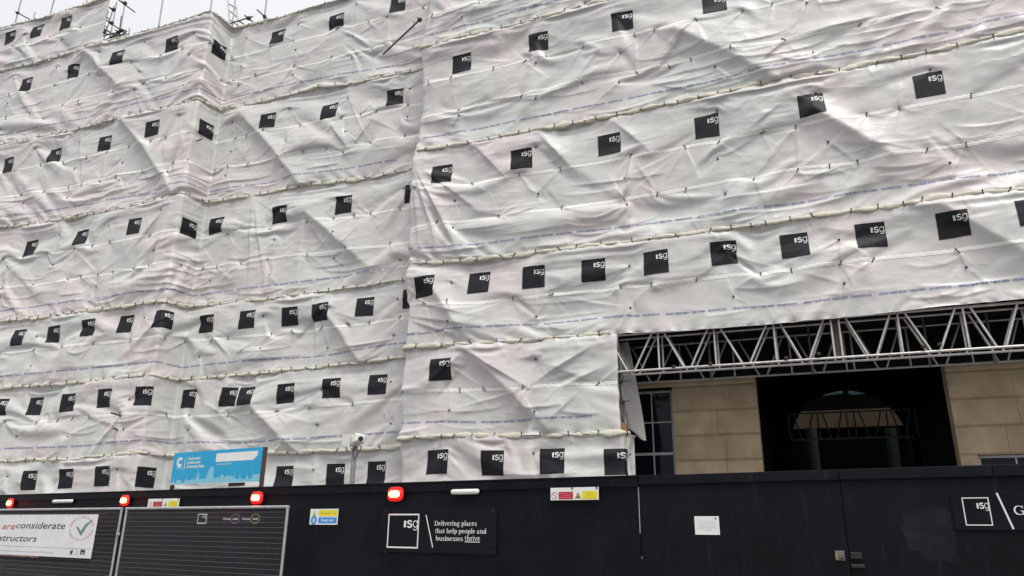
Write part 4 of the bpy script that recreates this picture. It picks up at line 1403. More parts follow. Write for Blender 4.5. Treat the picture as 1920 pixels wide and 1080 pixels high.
tubes(t, 'standard', [(((228, 30), 16.8), ((221, 80), 16.8)), (((203, 20), 17.2), ((188, 74), 17.2))], M['dull_steel'])
tubes(t, 'transom', [(((200, 64), 16.6), ((240, 66), 16.2)), (((207, 82), 16.1), ((238, 58), 16.2)), (((188, 50), 16.3), ((232, 74), 17.0)), (((190, 68), 16.2), ((236, 57), 16.3)), (((168, 84), 15.8), ((231, 69), 15.9)), (((196, 76), 16.1), ((222, 62), 16.1)), (((187, 55), 16.2), ((199, 57), 16.6))], M['dull_steel'])
for (px, py) in ((186, 24), (209, 43), (228, 57), (211, 71), (234, 6), (195, 60), (222, 60), (213, 18)):
    P = at(px, py, 16.12)-np.array(t.location)
    coupler(t, P[0], P[1], P[2], 0.06)
t = thing('scaffold_ladder', 'upright ladder beam with rungs standing above the recessed face', 'ladder', tuple(at(437, 60, 16.3)))
tubes(t, 'rail', [(((426, -12), 16.3), ((432, 58), 16.3)), (((442, -12), 16.3), ((434.5, 60), 16.3)), (((443, 12), 16.5), ((448, 58), 16.5))], M['steel'])
tubes(t, 'rung', [(((429, 7), 16.3), ((443, 16), 16.4)), (((430, 20), 16.3), ((444, 32), 16.4)), (((430, 36), 16.3), ((446, 48), 16.4))], M['dull_steel'], 0.018)
t = thing('scaffold_tubes', 'dark crossing handrail tubes right of the ladder beam', 'scaffold', tuple(at(450, 50, 16.3)))
tubes(t, 'ledger', [(((421, 47), 16.25), ((474, 31), 16.25))], M['dull_steel'])
tubes(t, 'transom', [(((459, 29), 16.0), ((476, 43), 16.6)), (((449, 40), 16.0), ((461, 48), 16.6)), (((412, 37), 16.0), ((428, 47), 16.6))], M['dull_steel'])
for (px, py) in ((466, 34), (428, 46)):
    P = at(px, py, 16.2)-np.array(t.location)
    coupler(t, P[0], P[1], P[2], 0.06)
def lone(label, a, ya, b_, yb, m=M['dull_steel'], r=0.026, clamp=True):
    A, Bv = at(*a, ya), at(*b_, yb)
    t = thing('scaffold_tube', label, 'scaffold tube', tuple(Bv))
    mb = MB()
    mb.tube((0, 0, 0), A-Bv, r, 10)
    auto_smooth(mb.build('tube', m, t))
    if clamp: coupler(t, 0, 0, 0, 0.05)
    return t
lone('long dark diagonal scaffold tube sticking out beside the projecting right-hand block', (718, 102), 15.62, (787, 37), 14.93)
lone('upper of two short tube ends poking through the sheeting left of the blue board', (208, 774), 14.95, (229, 780), 15.27)
lone('lower and shorter of two tube ends poking through the sheeting left of the blue board', (212, 803), 15.05, (223, 806), 15.27)
lone('tiny tube end poking out of the sheeting under the corner printed square, upper left', (370, 264), 15.0, (378, 261), 15.4, clamp=False)

# ------------------------------------------------------------------ hoarding along the street
HTOP = EYE+0.619
def hbox(mb, u0, u1, o0, o1, z0, z1, uc, c=0.0):
    """box on the hoarding plane: u along it, o metres in front of it; local axes of an empty at (uc, 0)"""
    mb.box(u0-uc, u1-uc, -o1, -o0, z0, z1, c)
    return mb
def hthing(name, label, cat, u, z, off=0.0, group=None):
    return thing(name, label, cat, tuple(hpt(u, z, off)), HYAW, group)
uL, uR = -17.5, hp(1198, 950)[0]
hw_ = hthing('hoarding', 'long black painted plywood hoarding carrying the red lamps and signs', 'hoarding', uR, 0)
u = uR
i = 0
while u > uL:
    e = max(uL, u-1.22)
    mb = hbox(MB(), e+0.0015, u-0.0015, -0.02, 0, 0.03, HTOP-0.01, uR)
    mb.build('panel', M['hoard'], hw_)
    u = e
mb = hbox(MB(), uL, uR+0.01, -0.06, 0.03, HTOP-0.012, HTOP+0.012, uR, 0.004)
hbox(mb, uL, uR+0.005, 0.003, 0.024, HTOP-0.115, HTOP-0.0125, uR, 0.004)
mb.build('top_rail', M['hoard'], hw_)
mb = hbox(MB(), uL, uR, 0.003, 0.02, 0.0, 0.15, uR, 0.004)
mb.build('kickboard', M['hoard'], hw_)
mb = hbox(MB(), uR, uR+0.008, 0.0, 0.006, hp(1200, 1000)[1], hp(1198, 912)[1], uR)
mb.build('edge_strip', M['fence'], hw_)
uJ = hp(1592, 1045)[0]
uE = uJ+(uJ-uR)+0.9
GT = EYE+0.624
for (a, b_, lab) in ((uR+0.014, uJ-0.004, 'left leaf of the black site gate, bearing a small white notice'),
                     (uJ+0.004, uE, 'right leaf of the black site gate, scuffed, bearing the outlined square sign')):
    g = hthing('site_gate', lab, 'gate', a, 0, group='black site gate leaves')
    n = max(1, round((b_-a)/1.22))
    for k in range(n):
        x0, x1 = a+(b_-a)*k/n, a+(b_-a)*(k+1)/n
        hbox(MB(), x0+0.0015, x1-0.0015, -0.02, 0, 0.04, GT-0.01, a).build('panel', M['gate'], g)
    k0 = a
    while k0 < b_-0.01:
        k1 = min(b_, k0+1.27)
        mb = hbox(MB(), k0+0.002, k1-0.002, -0.05, 0.028, GT-0.10, GT, a, 0.005)
        mb.build('top_rail', M['gate'], g)
        k0 = k1
    if a < uJ-0.1:
        ul, zl = hp(1577, 1042)
        mb = hbox(MB(), ul-0.05, ul+0.035, 0.0, 0.022, zl-0.045, zl+0.045, a, 0.006)
        hbox(mb, ul-0.012, ul+0.03, 0.022, 0.04, zl-0.02, zl+0.02, a, 0.004)
        mb.build('lock', M['dull_steel'], g)
        hbox(MB(), ul-0.045, ul-0.018, 0.0221, 0.025, zl-0.035, zl+0.03, a).build('lock_plate', mat('brass_plate', (0.26, 0.22, 0.13), 0.5, metal=0.4), g)
    else:
        ul, zl = hp(1607, 1042)
        mb = hbox(MB(), ul-0.055, ul+0.045, 0.0, 0.018, zl-0.03, zl+0.03, a, 0.005)
        hbox(mb, ul-0.06, ul+0.06, 0.0, 0.03, zl-0.11, zl-0.075, a, 0.008)
        mb.build('handle', M['dark_plastic'], g)
        # sanded, over-painted patch
        rr = random.Random(3)
        pts = []
        P_ = [(1692, 964), (1720, 955), (1750, 950), (1782, 958), (1790, 1000), (1798, 1050), (1770, 1054), (1735, 1048), (1706, 1030), (1694, 1000)]
        for p, q in zip(P_, P_[1:]+P_[:1]):
            for k in range(5):
                uu, zz_ = hp(p[0]+(q[0]-p[0])*k/5+rr.uniform(-4, 4), p[1]+(q[1]-p[1])*k/5+rr.uniform(-5, 5))
                pts.append((uu-a, -0.002, zz_))
        mb = MB()
        mb.poly(pts)
        mb.build('painted_patch', mat('greyer_paint_patch', (0.0078, 0.0081, 0.0108), 0.6, c2=(0.0165, 0.0172, 0.0225), scale=5, bump=0.1, spec=0.12), g)

# signs and fittings -------------------------------------------------------
class Board:
    """flat sign on (or parallel to) the hoarding; pixel corners of the photo give its place"""
    def __init__(s, name, label, cat, tl, br, m, off=0.004, th=0.006, group=None, corners=None, back=None):
        s.off = off+th
        u0, z1 = hp(*tl, s.off)
        u1, z0 = hp(*br, s.off)
        s.uc, s.zc = 0.5*(u0+u1), 0.5*(z0+z1)
        s.w, s.h = u1-u0, z1-z0
        s.t = hthing(name, label, cat, s.uc, s.zc, off, group)
        mb = MB()
        mb.box(-s.w/2, s.w/2, -th, 0, -s.h/2, s.h/2, min(0.002, th*0.3))
        s.face = mb.build('face', m, s.t)
        s.th = th
        s.lv = 0
    def L(s, px, py):
        u, z = hp(px, py, s.off)
        return u-s.uc, z-s.zc
    def shape(s, name, V, F, m, lv=1, parent=None):
        return flat(name, V, F, m, parent or s.t, s.th+0.0012*lv)
    def rect(s, name, a, b_, m, lv=1, parent=None):
        (x0, z1), (x1, z0) = s.L(*a), s.L(*b_)
        return s.shape(name, *rect(x0, z0, x1, z1), m, lv, parent)
    def text(s, name, txt, x0px, x1px, ypx, hfac, m, lv=2, bold=0.0, shear=0.0, ex=None, parent=None):
        """a line of lettering from pixel x0 to x1 with its baseline at pixel y; hfac = cap height / width of the line"""
        V, F = text_geo(txt, 1.0, shear=shear, bold=bold, res=2)
        (a, z), (b_, _) = s.L(x0px, ypx), s.L(x1px, ypx)
        lo, hi = V[:, 0].min(), V[:, 0].max()
        k = (b_-a)/(hi-lo)
        V = np.stack([a+(V[:, 0]-lo)*k, z+V[:, 1]*(hfac/0.70)], 1)
        return s.shape(name, V, F, m, lv, parent)
def ring(cx, cz, r0, r1, n=28, a0=0, a1=360):
    V, F = [], []
    stroke(arc(cx, cz, (r0+r1)/2, (r0+r1)/2, a0, a1, n), r1-r0, V, F)
    return V, F
def tri(cx, cz, r):
    return [(cx-r*0.95, cz-r*0.62), (cx+r*0.95, cz-r*0.62), (cx, cz+r)], [(0, 1, 2)]
def scaled(V, cx, cz, k): return [(cx+(v[0]-cx)*k, cz+(v[1]-cz)*k) for v in V]

def combo(tl, br, label):
    b = Board('safety_sign', label, 'sign', tl, br, M['white'], off=0.026, group='red and yellow safety signs')
    W_, H_ = b.w, b.h
    X = lambda f: -W_/2+W_*f
    Z = lambda f: H_/2-H_*f
    V, F = ring(X(0.088), Z(0.64), H_*0.24, H_*0.29)
    stroke([(X(0.088)-H_*0.19, Z(0.64)+H_*0.19), (X(0.088)+H_*0.19, Z(0.64)-H_*0.19)], H_*0.05, V, F)
    b.shape('prohibition_symbol', V, F, mat('dull_red_ring', (0.30, 0.13, 0.15), 0.5))
    b.shape('red_panel', *rect(X(0.178), Z(0.93), X(0.478), Z(0.33)), M['sign_red'])
    for k, (t, f0, f1) in enumerate((('Unauthorised entry', 0.20, 0.46), ('to this site is', 0.235, 0.42), ('strictly forbidden', 0.20, 0.46))):
        V, F = text_geo(t, 1.0, bold=0.01, res=1)
        k_ = W_*(f1-f0)/V[:, 0].max()
        b.shape('red_panel_text', np.stack([X(f0)+V[:, 0]*k_, Z(0.50+0.165*k)+V[:, 1]*H_*0.14], 1), F, M['sign_pink'], 2)
    V, F = tri(X(0.583), Z(0.68), H_*0.30)
    b.shape('warning_triangle', V, F, M['ink'], 1)
    b.shape('warning_triangle_fill', scaled(V, X(0.583), Z(0.70), 0.72), F, mat('amber', (0.62, 0.40, 0.02), 0.5), 2)
    V, F = [], []
    stroke([(X(0.583)-H_*0.11, Z(0.80)), (X(0.583), Z(0.72)), (X(0.583)+H_*0.08, Z(0.70))], H_*0.09, V, F)
    b.shape('warning_mark', V, F, M['ink'], 3)
    b.shape('yellow_panel', *rect(X(0.665), Z(0.94), X(0.975), Z(0.29)), M['sign_yellow'])
    for k, (t, f0, f1) in enumerate((('DANGER', 0.74, 0.89), ('This is a', 0.75, 0.88), ('construction site', 0.70, 0.95))):
        V, F = text_geo(t, 1.0, res=1)
        k_ = W_*(f1-f0)/V[:, 0].max()
        b.shape('yellow_panel_text', np.stack([X(f0)+V[:, 0]*k_, Z(0.52+0.16*k)+V[:, 1]*H_*0.12], 1), F, M['olive'], 2)
    for f in (0.465, 0.965):
        mb = MB()
        mb.tube((X(f), -b.th-0.006, Z(0.07)), (X(f), -b.th, Z(0.07)), 0.011, 8)
        mb.build('cable_tie', M['dark_plastic'], b.t)
    return b
combo((1032, 915), (1122.5, 937), 'red and yellow safety sign on the hoarding right of the white lamp')
combo((278.5, 935.5), (334.5, 950.5), 'red and yellow safety sign above the fence, between two red lamps')

b = Board('keep_out_sign', 'yellow and blue keep out sign on the black hoarding beside the fence', 'sign', (582.5, 954.5), (632, 984), M['white'], off=0.004)
W_, H_ = b.w, b.h
X = lambda f: -W_/2+W_*f
Z = lambda f: H_/2-H_*f
b.shape('yellow_panel', *rect(X(0.32), Z(0.46), X(0.975), Z(0.07)), M['sign_yellow'])
b.shape('blue_panel', *rect(X(0.32), Z(0.91), X(0.975), Z(0.53)), M['sign_blue'])
V, F = text_geo('Construction site', 1.0, res=1, bold=0.01)
b.shape('yellow_panel_text', np.stack([X(0.36)+V[:, 0]*W_*0.57/V[:, 0].max(), Z(0.315)+V[:, 1]*H_*0.14], 1), F, M['olive'], 2)
V, F = text_geo('Keep out', 1.0, res=2, bold=0.02)
b.shape('blue_panel_text', np.stack([X(0.42)+V[:, 0]*W_*0.44/V[:, 0].max(), Z(0.78)+V[:, 1]*H_*0.24], 1), F, M['white'], 2)
V, F = tri(X(0.155), Z(0.32), H_*0.20)
b.shape('warning_triangle', V, F, M['olive'])
b.shape('warning_triangle_fill', scaled(V, X(0.155), Z(0.34), 0.62), F, M['sign_yellow'], 2)
V, F = [], []
stroke([(X(0.155), Z(0.40)), (X(0.155), Z(0.28))], H_*0.035, V, F)
b.shape('warning_mark', V, F, M['ink'], 3)
V = [(X(0.155)+W_*0.11*math.cos(R(a)), Z(0.72)+W_*0.11*math.sin(R(a))) for a in range(0, 360, 15)]
b.shape('blue_disc', V, [tuple(range(24))], M['sign_blue'])
V, F = [], []
stroke(dense([(X(0.155), Z(0.60)), (X(0.155), Z(0.86))], 0.02), W_*0.055, V, F)
b.shape('pictogram', V, F, M['white'], 2)

b = Board('notice', 'small white printed notice fixed to the left gate leaf', 'notice', (1301.5, 968), (1350, 1003), M['white'], off=0.003, th=0.003)
W_, H_ = b.w, b.h
for k, (t, f0, f1, m) in enumerate((('In case of emergency or any', 0.17, 0.82, 'pink_ink'), ('damage to this hoarding call', 0.15, 0.84, 'pink_ink'), ('Please do not place any materials against', 0.12, 0.89, 'grey_ink'), ('or block this gate as it is required for', 0.14, 0.86, 'grey_ink'), ('access and may be opened without notice at any', 0.08, 0.92, 'grey_ink'), ('time. Thank you', 0.38, 0.64, 'grey_ink'))):
    V, F = text_geo(t, 1.0, res=1, bold=0.005)
    zz_ = (0.29, 0.39, 0.52, 0.61, 0.70, 0.79)[k]
    b.shape('text_line', np.stack([-W_/2+W_*f0+V[:, 0]*W_*(f1-f0)/V[:, 0].max(), H_/2-H_*zz_+V[:, 1]*H_*0.065], 1), F, M[m], 2)
mb = MB()
mb.tube((W_*0.37, -b.th-0.004, H_*0.38), (W_*0.37, -b.th, H_*0.38), 0.008, 8)
mb.build('fixing', M['dark_plastic'], b.t)

def outlined_logo(b, tl, br, lwpx, name='outlined_square', lv=2):
    (x0, z1), (x1, z0) = b.L(*tl), b.L(*br)
    lw = abs(b.L(tl[0]+lwpx, tl[1])[0]-x0)
    V, F = [], []
    for r_ in ((x0, z0, x1, z0+lw), (x0, z1-lw, x1, z1), (x0, z0+lw, x0+lw, z1-lw), (x1-lw, z0+lw, x1, z1-lw)):
        a, f = rect(*r_)
        F += [tuple(i+len(V) for i in q) for q in f]
        V += a
    o = b.shape(name, V, F, M['white_print'], lv)
    sx, sz = x1-x0, z1-z0
    b.shape('square_lettering', np.stack([x0+LOGO_V[:, 0]*sx, z0+(LOGO_V[:, 1]-0.02)*sz], 1), LOGO_F, M['white_print'], lv, parent=o)
    return o
def serif_line(b, txt, x0px, x1px, ypx, size, name='lettering'):
    V, F, adv = serif_geo(txt, 1.0)
    (a, z), (c, _) = b.L(x0px, ypx), b.L(x1px, ypx)
    k = (c-a)/(V[:, 0].max()-V[:, 0].min())
    return b.shape(name, np.stack([a+(V[:, 0]-V[:, 0].min())*k, z+V[:, 1]*size], 1), F, M['white_print'], 2)

b = Board('slogan_board', 'black board with a white outlined square and three lines of white serif lettering', 'sign', (716, 951), (930, 1041), M['board_black'], off=0.004, th=0.012)
outlined_logo(b, (729, 963.5), (783.5, 1028.5), 1.9)
V, F = [], []
stroke([b.L(799, 965.5), b.L(811.5, 1026.5)], 0.014, V, F)
b.shape('slash', V, F, M['white_print'], 2)
k = abs(b.L(850, 985)[1]-b.L(850, 999)[1])
serif_line(b, 'Delivering places', 815, 894, 985.5, k*0.90)
serif_line(b, 'that help people and', 816, 912, 999.5, k*0.90)
serif_line(b, 'businesses', 817, 868, 1013.5, k*0.90)
serif_line(b, 'thrive', 871.5, 900, 1013.5, k*0.90)
(x0, z0), (x1, _) = b.L(871.5, 1015.3), b.L(900, 1015.3)
b.shape('underline', *rect(x0, z0-0.008, x1, z0), M['white_print'], 2)
for (px, py) in ((722, 957), (924, 957), (722, 1035), (924, 1035)):
    x, z = b.L(px, py)
    mb = MB()
    mb.tube((x, -b.th-0.003, z), (x, -b.th, z), 0.006, 8)
    mb.build('screw', M['dull_steel'], b.t)

b = Board('slogan_board', 'black board on the right gate leaf with outlined square, slash and a serif letter', 'sign', (1780, 921), (2080, 996), M['board_black'], off=0.004, th=0.012)
outlined_logo(b, (1802.5, 933), (1862.5, 985.5), 2.0)
V, F = [], []
stroke([b.L(1868.5, 924), b.L(1900.5, 992)], 0.014, V, F)
b.shape('slash', V, F, M['white_print'], 2)
V, F, adv = serif_geo('G', 1.0)
x, z = b.L(1902, 965.5)
k = abs(b.L(1910, 948)[1]-b.L(1910, 965.5)[1])/0.7
b.shape('lettering', np.stack([x+V[:, 0]*k, z+V[:, 1]*k], 1), F, M['white_print'], 2)

# wellbeing marks on a dark sheet behind the fence
b = Board('safety_slogan_sheet', 'narrow black strip behind the fence with a tiny outlined square and two ovals', 'sign', (366, 960), (494, 985), M['board_black'], off=0.003, th=0.003)
outlined_logo(b, (372, 963.5), (386.5, 982), 1.0)
for (x0, x1, xo, wo, t2, m2) in ((418, 433, 441.5, 8.5, 'safe', 'violet'), (454, 469, 478.5, 8.5, 'health', 'lime')):
    mm = mat(m2+'_oval', (0.25, 0.10, 0.22) if m2 == 'violet' else (0.30, 0.28, 0.08), 0.5)
    b.text('lettering', 'Choose', x0, x1, 974.5, 0.030, M['white_print'], bold=0.02)
    (xc, zc), (xe, _) = b.L(xo, 972.5), b.L(xo+wo, 972.5)
    V, F = [], []
    stroke(arc(xc, zc, xe-xc, (xe-xc)*0.66, 0, 360, 24), 0.011, V, F)
    b.shape('oval', V, F, mm, 2)
    b.text('lettering', t2, xo-wo*0.62, xo+wo*0.62, 974.5, 0.030, M['white_print'], bold=0.02)

# red hoarding lamps and white bulkheads
def dome(name, parent, rx, rz, depth, y0, m, dx=0.0):
    """rounded-rectangle bubble facing the street"""
    V, F = [], []
    K, Nn = 24, 7
    for i in range(Nn):
        f = math.cos(0.5*math.pi*i/Nn)
        g = math.sin(0.5*math.pi*i/Nn)
        for j in range(K):
            a = 2*math.pi*j/K
            c, q = math.cos(a), math.sin(a)
            e = 0.62
            V.append((dx+rx*f*math.copysign(abs(c)**e, c), -y0-(depth-y0)*g if depth > y0 else -y0, rz*f*math.copysign(abs(q)**e, q)))
    V.append((dx, -depth, 0))
    for i in range(Nn-1):
        for j in range(K):
            k = (j+1) % K
            F.append((i*K+j, i*K+k, (i+1)*K+k, (i+1)*K+j))
    for j in range(K):
        F.append(((Nn-1)*K+j, (Nn-1)*K+(j+1) % K, len(V)-1))
    me = bpy.data.meshes.new(name)
    me.from_pydata(V, [], F)
    return link(name, me, m, parent, smooth=True)
def red_lamp(px, py, label):
    u, z = hp(px, py, 0.03)
    t = hthing('hoarding_lamp', label, 'lamp', u, z, 0.025, group='red lamps along the hoarding')
    mb = MB()
    mb.box(-0.105, 0.10, -0.03, 0, -0.066, 0.066, 0.012)
    mb.build('housing', M['dark_plastic'], t)
    dome('bloom_halo', t, 0.142, 0.096, 0.030, 0.020, M['bloom_halo'])  # faintly glowing dome imitates the red bloom round the lamp
    dome('lens', t, 0.122, 0.066, 0.048, 0.022, M['lens'])
    dome('lit_core', t, 0.100, 0.046, 0.066, 0.024, M['lamp'], -0.008)
red_lamp(20.5, 943.5, 'lit red lamp at the far left end of the hoarding')
red_lamp(235.5, 938.5, 'lit red lamp directly above the joint of the two fence panels')
red_lamp(483, 933.5, 'lit red lamp below the right end of the blue board')
red_lamp(743, 926.5, 'lit red lamp above the black slogan board')
def bulkhead(px, py, wpx, label):
    u, z = hp(px, py, 0.04)
    t = hthing('bulkhead_lamp', label, 'lamp', u, z, 0.025, group='white bulkhead lamps along the hoarding')
    hwid = 0.5*(hp(px+wpx/2, py, 0.04)[0]-hp(px-wpx/2, py, 0.04)[0])
    r = 0.033
    mb = MB()
    mb.box(-hwid+0.02, hwid-0.02, -0.015, 0, -0.028, 0.028, 0.004)
    mb.build('housing', M['dark_plastic'], t)
    V, F = [], []
    K, Nn = 12, 17
    for i in range(Nn):
        f = -1+2*i/(Nn-1)
        x = hwid*math.sin(f*math.pi/2)
        d = max(0.0, abs(x)-(hwid-r))
        rr = math.sqrt(max(1e-6, r*r-d*d))
        for j in range(K):
            a = math.pi*j/(K-1)
            V.append((x, -0.015-rr*math.sin(a)*0.9, rr*math.cos(a)))
    for i in range(Nn-1):
        for j in range(K-1):
            F.append((i*K+j, i*K+j+1, (i+1)*K+j+1, (i+1)*K+j))
    me = bpy.data.meshes.new('diffuser')
    me.from_pydata(V, [], F)
    link('diffuser', me, M['plastic'], t, smooth=True)
bulkhead(872, 922, 53, 'unlit white bulkhead lamp above the right end of the slogan board')
bulkhead(118, 940, 38, 'unlit white bulkhead lamp at far left, above the considerate banner')

# mesh fence panels in front of the hoarding -------------------------------
FO = 0.22
def fence(ua, ub, ztop, label, rpx=None):
    t = hthing('mesh_fence', label, 'fence', ua, 0.08, FO, group='galvanised mesh fence panels')
    zt_ = ztop-0.08
    w_ = ub-ua
    r = 0.021
    for nm, a, c in (('post', (r, 0, 0), (r, 0, zt_)), ('post', (w_-r, 0, 0), (w_-r, 0, zt_))):
        mb = MB()
        mb.tube(a, c, r, 12)
        auto_smooth(mb.build(nm, M['fence'], t))
    mb = MB()
    mb.tube((0, 0, zt_-r*0.2), (w_, 0, zt_-r*0.2), r, 12)
    auto_smooth(mb.build('top_rail', M['fence'], t))
    mb = MB()
    mb.tube((2*r, 0, 0.12), (w_-2*r, 0, 0.12), r*0.9, 12)
    auto_smooth(mb.build('bottom_rail', M['fence'], t))
    mb = MB()
    z = zt_-0.075
    while z > 0.14:
        mb.tube((2*r, 0.001, z), (w_-2*r, 0.001, z), 0.0026, 4, caps=False)
        z -= 0.0715
    x = 2*r+0.014
    while x < w_-2*r:
        mb.tube((x, -0.003, 0.13), (x, -0.003, zt_-0.02), 0.0006, 3, caps=False)
        x += 0.0142
    mb.build('wire_mesh', M['wire'], t)
    return t, zt_
uA, zA = hp(542, 948.5, FO)
uBq, zBq = hp(237, 954, FO)
zf = 0.5*(zA+zBq)
fence(uBq, uA, zf, 'mesh fence panel right of the joint, its right post standing free before the hoarding')
uC = hp(230, 954, FO)[0]
t2, zt2 = fence(uC-4.3, uC, zf, 'mesh fence panel at the left edge, carrying the white banner')
u_, z_ = hp(222, 1001, FO+0.02)
t = hthing('fence_coupler', 'steel clamp joining the two fence posts', 'clamp', u_, z_, FO+0.0225)
mb = MB()
mb.box(-0.048, 0.048, -0.012, 0.0, -0.022, 0.022, 0.004)
mb.tube((0, -0.03, 0), (0, -0.012, 0), 0.011, 6)
mb.build('clamp_plate', M['fence'], t)

# white banner on the left fence panel
b = Board('banner', 'white vinyl banner with red and dark blue lettering tied to the mesh fence', 'banner', (-168, 966), (170, 1047.5), M['banner'], off=FO+0.026, th=0.003)
b.text('lettering', 'considerate', 30, 122, 990.5, 0.118, M['ink'], shear=0.22, bold=0.004)
b.text('lettering', 'We are', -28, 28, 991.5, 0.118, M['red_ink'], shear=0.22, bold=0.004)
b.text('lettering', 'constructors', -29, 69, 1013, 0.118, M['ink'], shear=0.22, bold=0.004)
(x0, z0), (x1, _) = b.L(-20, 1022.5), b.L(174, 1022)
b.shape('rule', *rect(x0-0.9, z0-0.003, x1, z0+0.003), M['green_ink'], 1)
b.text('small_print', 'Registered with the Considerate Constructors Scheme', -70, 101, 1030, 0.030, M['grey_ink'])
b.text('small_print', 'To find out more visit www.ccscheme.org.uk', -70, 74, 1038, 0.030, M['pink_ink'])
xc, zc = b.L(152.5, 990.5)
xe, _ = b.L(174, 990.5)
rad = xe-xc
radz = b.L(152.5, 969)[1]-zc
V, F = [], []
for word, a0, a1, up in (('CONSIDERATE', 170, 15, 1), ('CONSTRUCTORS', 190, 345, -1)):
    for i, ch in enumerate(word):
        a = R(a0+(a1-a0)*i/(len(word)-1))
        v, f = text_geo(ch, 0.062, res=1, bold=0.0015)
        v = v-np.array([(v[:, 0].min()+v[:, 0].max())/2, 0.025])
        rot_ = a-math.pi/2 if up > 0 else a+math.pi/2
        c_, s_ = math.cos(rot_), math.sin(rot_)
        v = np.stack([v[:, 0]*c_-v[:, 1]*s_, v[:, 0]*s_+v[:, 1]*c_], 1)+np.array([xc+rad*math.cos(a), zc+radz*math.sin(a)])
        F += [tuple(q+len(V) for q in g) for g in f]
        V += [tuple(q) for q in v]
b.shape('ring_lettering', V, F, M['red_ink'], 2)
tick = [(142, 987), (147, 988.5), (151.5, 996), (160, 983), (175, 974), (164, 986), (151.5, 1005)]
b.shape('tick', [b.L(*p) for p in tick][::-1], [tuple(range(7))], M['green_ink'], 2)
bird = [(130.5, 1032), (133, 1034.5), (134, 1031.5), (136.5, 1031), (137, 1034.5), (134.5, 1039.5), (130.3, 1040), (132, 1038)]
b.shape('bird_mark', [b.L(*p) for p in bird][::-1], [tuple(range(8))], M['ink'], 2)
V, F = [], []
stroke([b.L(*p) for p in ((147, 1031), (140.5, 1031), (139.8, 1040), (146, 1040), (147, 1031))], 0.006, V, F)
b.shape('letter_mark_frame', V, F, M['grey_ink'], 2)
b.text('letter_mark', 'f', 142.5, 145, 1039, 0.045, M['grey_ink'])
o = b.rect('square_mark', (151.5, 1030.5), (158.5, 1040), M['ink'], 2)
b.text('letter_mark', 'in', 152.8, 157.2, 1038.5, 0.032, M['white'], lv=3, bold=0.02)
for (px, py) in ((-60, 967), (40, 967), (130, 966.7), (-90, 1047), (10, 1047), (64, 1047), (116, 1047), (178, 1005)):
    x, z = b.L(px, py)
    mb = MB()
    mb.tube((x, -b.th-0.006, z), (x, 0.02, z), 0.009, 6)
    mb.build('cable_tie', M['dark_plastic'], b.t)

# blue logistics board on timber posts behind the hoarding
BO = -0.16
b = Board('information_board', 'bright blue board with white lettering and a pale skyline above the hoarding', 'sign', (327.5, 849.5), (485.5, 903.5), M['cyan'], off=BO, th=0.018)
W_, H_ = b.w, b.h
Q = lambda fx, fz: (-W_/2+W_*fx, H_/2-H_*fz)
V, F = [], []
cx, cz = Q(0.083, 0.30)
stroke(arc(cx, cz, H_*0.115, H_*0.115, 38, 322, 20), H_*0.085, V, F)
b.shape('round_emblem', V, F, M['white'], 1)
V, F = ring(cx, cz, H_*0.018, H_*0.052)
b.shape('emblem_centre', V, F, M['grey_ink'], 1)
b.shape('emblem_name', *rect(*Q(0.05, 0.51), *Q(0.117, 0.455)), M['cyan_pale'], 1)
b.shape('divider', *rect(*Q(0.142, 0.54), *Q(0.148, 0.19)), M['white'], 1)
for k, (t_, f1) in enumerate((('Construction', 0.325), ('Logistics and', 0.325), ('Community Safety', 0.385))):
    V, F = text_geo(t_, 1.0, res=2, bold=0.03)
    x0, z0 = Q(0.170, 0.245+0.125*k)
    b.shape('lettering', np.stack([x0+V[:, 0]*W_*(f1-0.17)/V[:, 0].max(), z0+V[:, 1]*H_*0.125], 1), F, M['white'], 2)
pan = [Q(0.505, 0.36), Q(0.505, 0.105), Q(0.955, 0.105), Q(0.955, 0.235), Q(0.915, 0.36)]
b.shape('white_panel', pan[::-1], [tuple(range(5))], M['white'], 1)
V, F = text_geo('www.clocs.org.uk', 1.0, res=1, bold=0.012)
x0, z0 = Q(0.515, 0.455)
b.shape('lettering', np.stack([x0+V[:, 0]*W_*0.17/V[:, 0].max(), z0+V[:, 1]*H_*0.075], 1), F, M['white'], 2)
# pale skyline along the lower edge
sk = [(0.0, 0.93), (0.025, 0.93), (0.03, 0.80), (0.04, 0.80), (0.045, 0.93), (0.07, 0.93), (0.075, 0.85), (0.13, 0.85), (0.135, 0.94), (0.165, 0.94), (0.185, 0.80), (0.20, 0.87), (0.23, 0.88), (0.25, 0.85), (0.30, 0.85), (0.315, 0.70), (0.322, 0.62), (0.335, 0.70), (0.34, 0.86), (0.365, 0.84), (0.42, 0.85), (0.44, 0.60), (0.455, 0.56), (0.455, 0.50), (0.495, 0.50), (0.50, 0.83), (0.53, 0.85), (0.57, 0.80), (0.58, 0.90), (0.585, 0.74), (0.60, 0.74), (0.615, 0.76), (0.62, 0.88), (0.64, 0.79), (0.71, 0.79), (0.72, 0.88), (0.735, 0.74), (0.74, 0.88), (0.785, 0.90), (0.793, 0.70), (0.80, 0.86), (0.815, 0.90), (0.86, 0.90), (0.873, 0.74), (0.885, 0.90), (0.92, 0.90), (0.925, 0.79), (1.0, 0.77)]
V, F = [], []
for (a, za), (c, zc_) in zip(sk[:-1], sk[1:]):
    if c-a < 1e-6: continue
    k = len(V)
    V += [Q(a, 0.985), Q(c, 0.985), Q(c, zc_), Q(a, za)]
    F.append((k, k+1, k+2, k+3))
b.shape('skyline', V, F, M['cyan_pale'], 1)
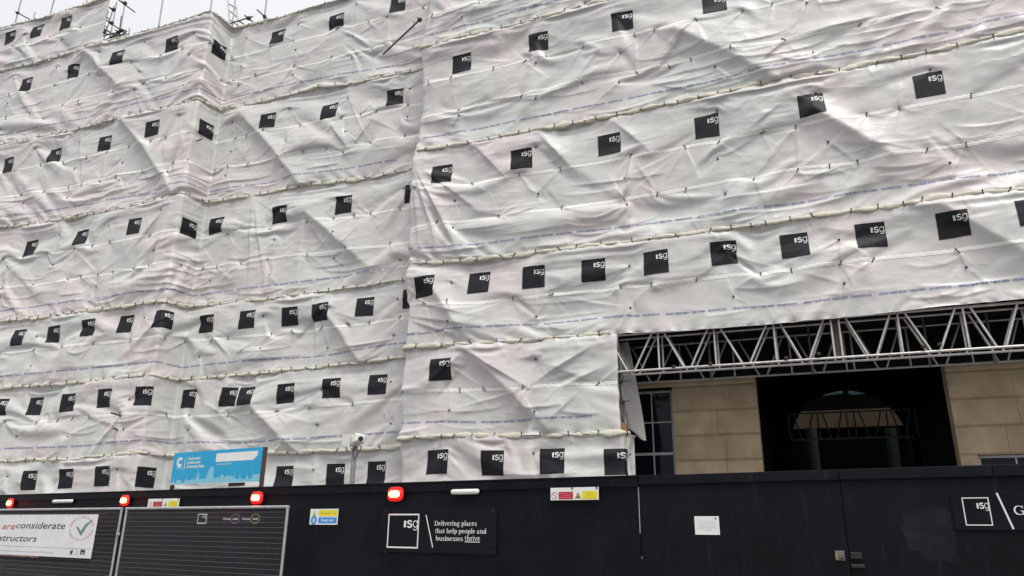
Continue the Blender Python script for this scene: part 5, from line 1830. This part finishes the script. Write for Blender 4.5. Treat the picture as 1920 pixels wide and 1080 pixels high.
b.shape('lower_edge', *rect(*Q(0, 1.0), *Q(1, 0.985)), M['white'], 1)
for x in (-W_/2+0.02, W_/2+0.022):
    mb = MB()
    mb.box(x-0.022, x+0.022, -0.012, 0.045, -1.9, H_/2-0.002 if x > 0 else H_/2-0.05, 0.003)
    mb.build('post', M['dark_wood'] if 'dark_wood' in M else M.setdefault('dark_wood', mat('stained_post', (0.07, 0.04, 0.03), 0.8, var=0.3, scale=10, stretch=(1, 1, 5))), b.t)

# camera pole behind the hoarding
CO = -0.35
u, z = hp(660, 905, CO)
zt_ = hp(665, 834, CO)[1]
t = hthing('camera_pole', 'grey steel pole topped by two white security cameras', 'camera pole', u, 0, CO)
mb = MB()
mb.tube((0, 0, 0), (0, 0, zt_), 0.036, 14)
auto_smooth(mb.build('pole', M['steel'], t))
def cam_head(x, zc, s, yaw):
    mb = MB()
    mb.box(-0.07*s, 0.07*s, -0.06*s, 0.06, -0.055*s, 0.055*s, 0.02)
    o = mb.build('camera_body', M['plastic'], t, (x, -0.05, zc))
    o.rotation_euler = (0, R(8), yaw)
    mb = MB()
    mb.tube((0, -0.10, -0.01), (0, -0.055, -0.01), 0.036, 12)
    mb.tube((0, -0.106, -0.01), (0, -0.101, -0.01), 0.024, 12)
    mb.build('camera_lens', M['dark_plastic'] if x > 0 else M['plastic'], o)
    return o
k = zt_
cam_head(-0.085, k+0.075, 1.35, R(-70))
cam_head(0.115, k+0.08, 1.15, R(65))
mb = MB()
mb.box(-0.06, 0.07, -0.05, 0.05, k-0.01, k+0.135, 0.014)
mb.build('junction_box', M['plastic'], t)
V = [(0.03+0.05*math.sin(2*math.pi*i/14)+0.03, -0.04, k-0.12+0.085*math.cos(2*math.pi*i/14)) for i in range(15)]
mb = MB()
mb.path(V, 0.006, 6)
mb.path([(-0.05, -0.035, k+0.01), (-0.045, -0.04, k-0.05), (0.02, -0.04, k-0.09), (0.06, -0.04, k-0.035)], 0.006, 6)
mb.build('cable', M['dark_plastic'], t)
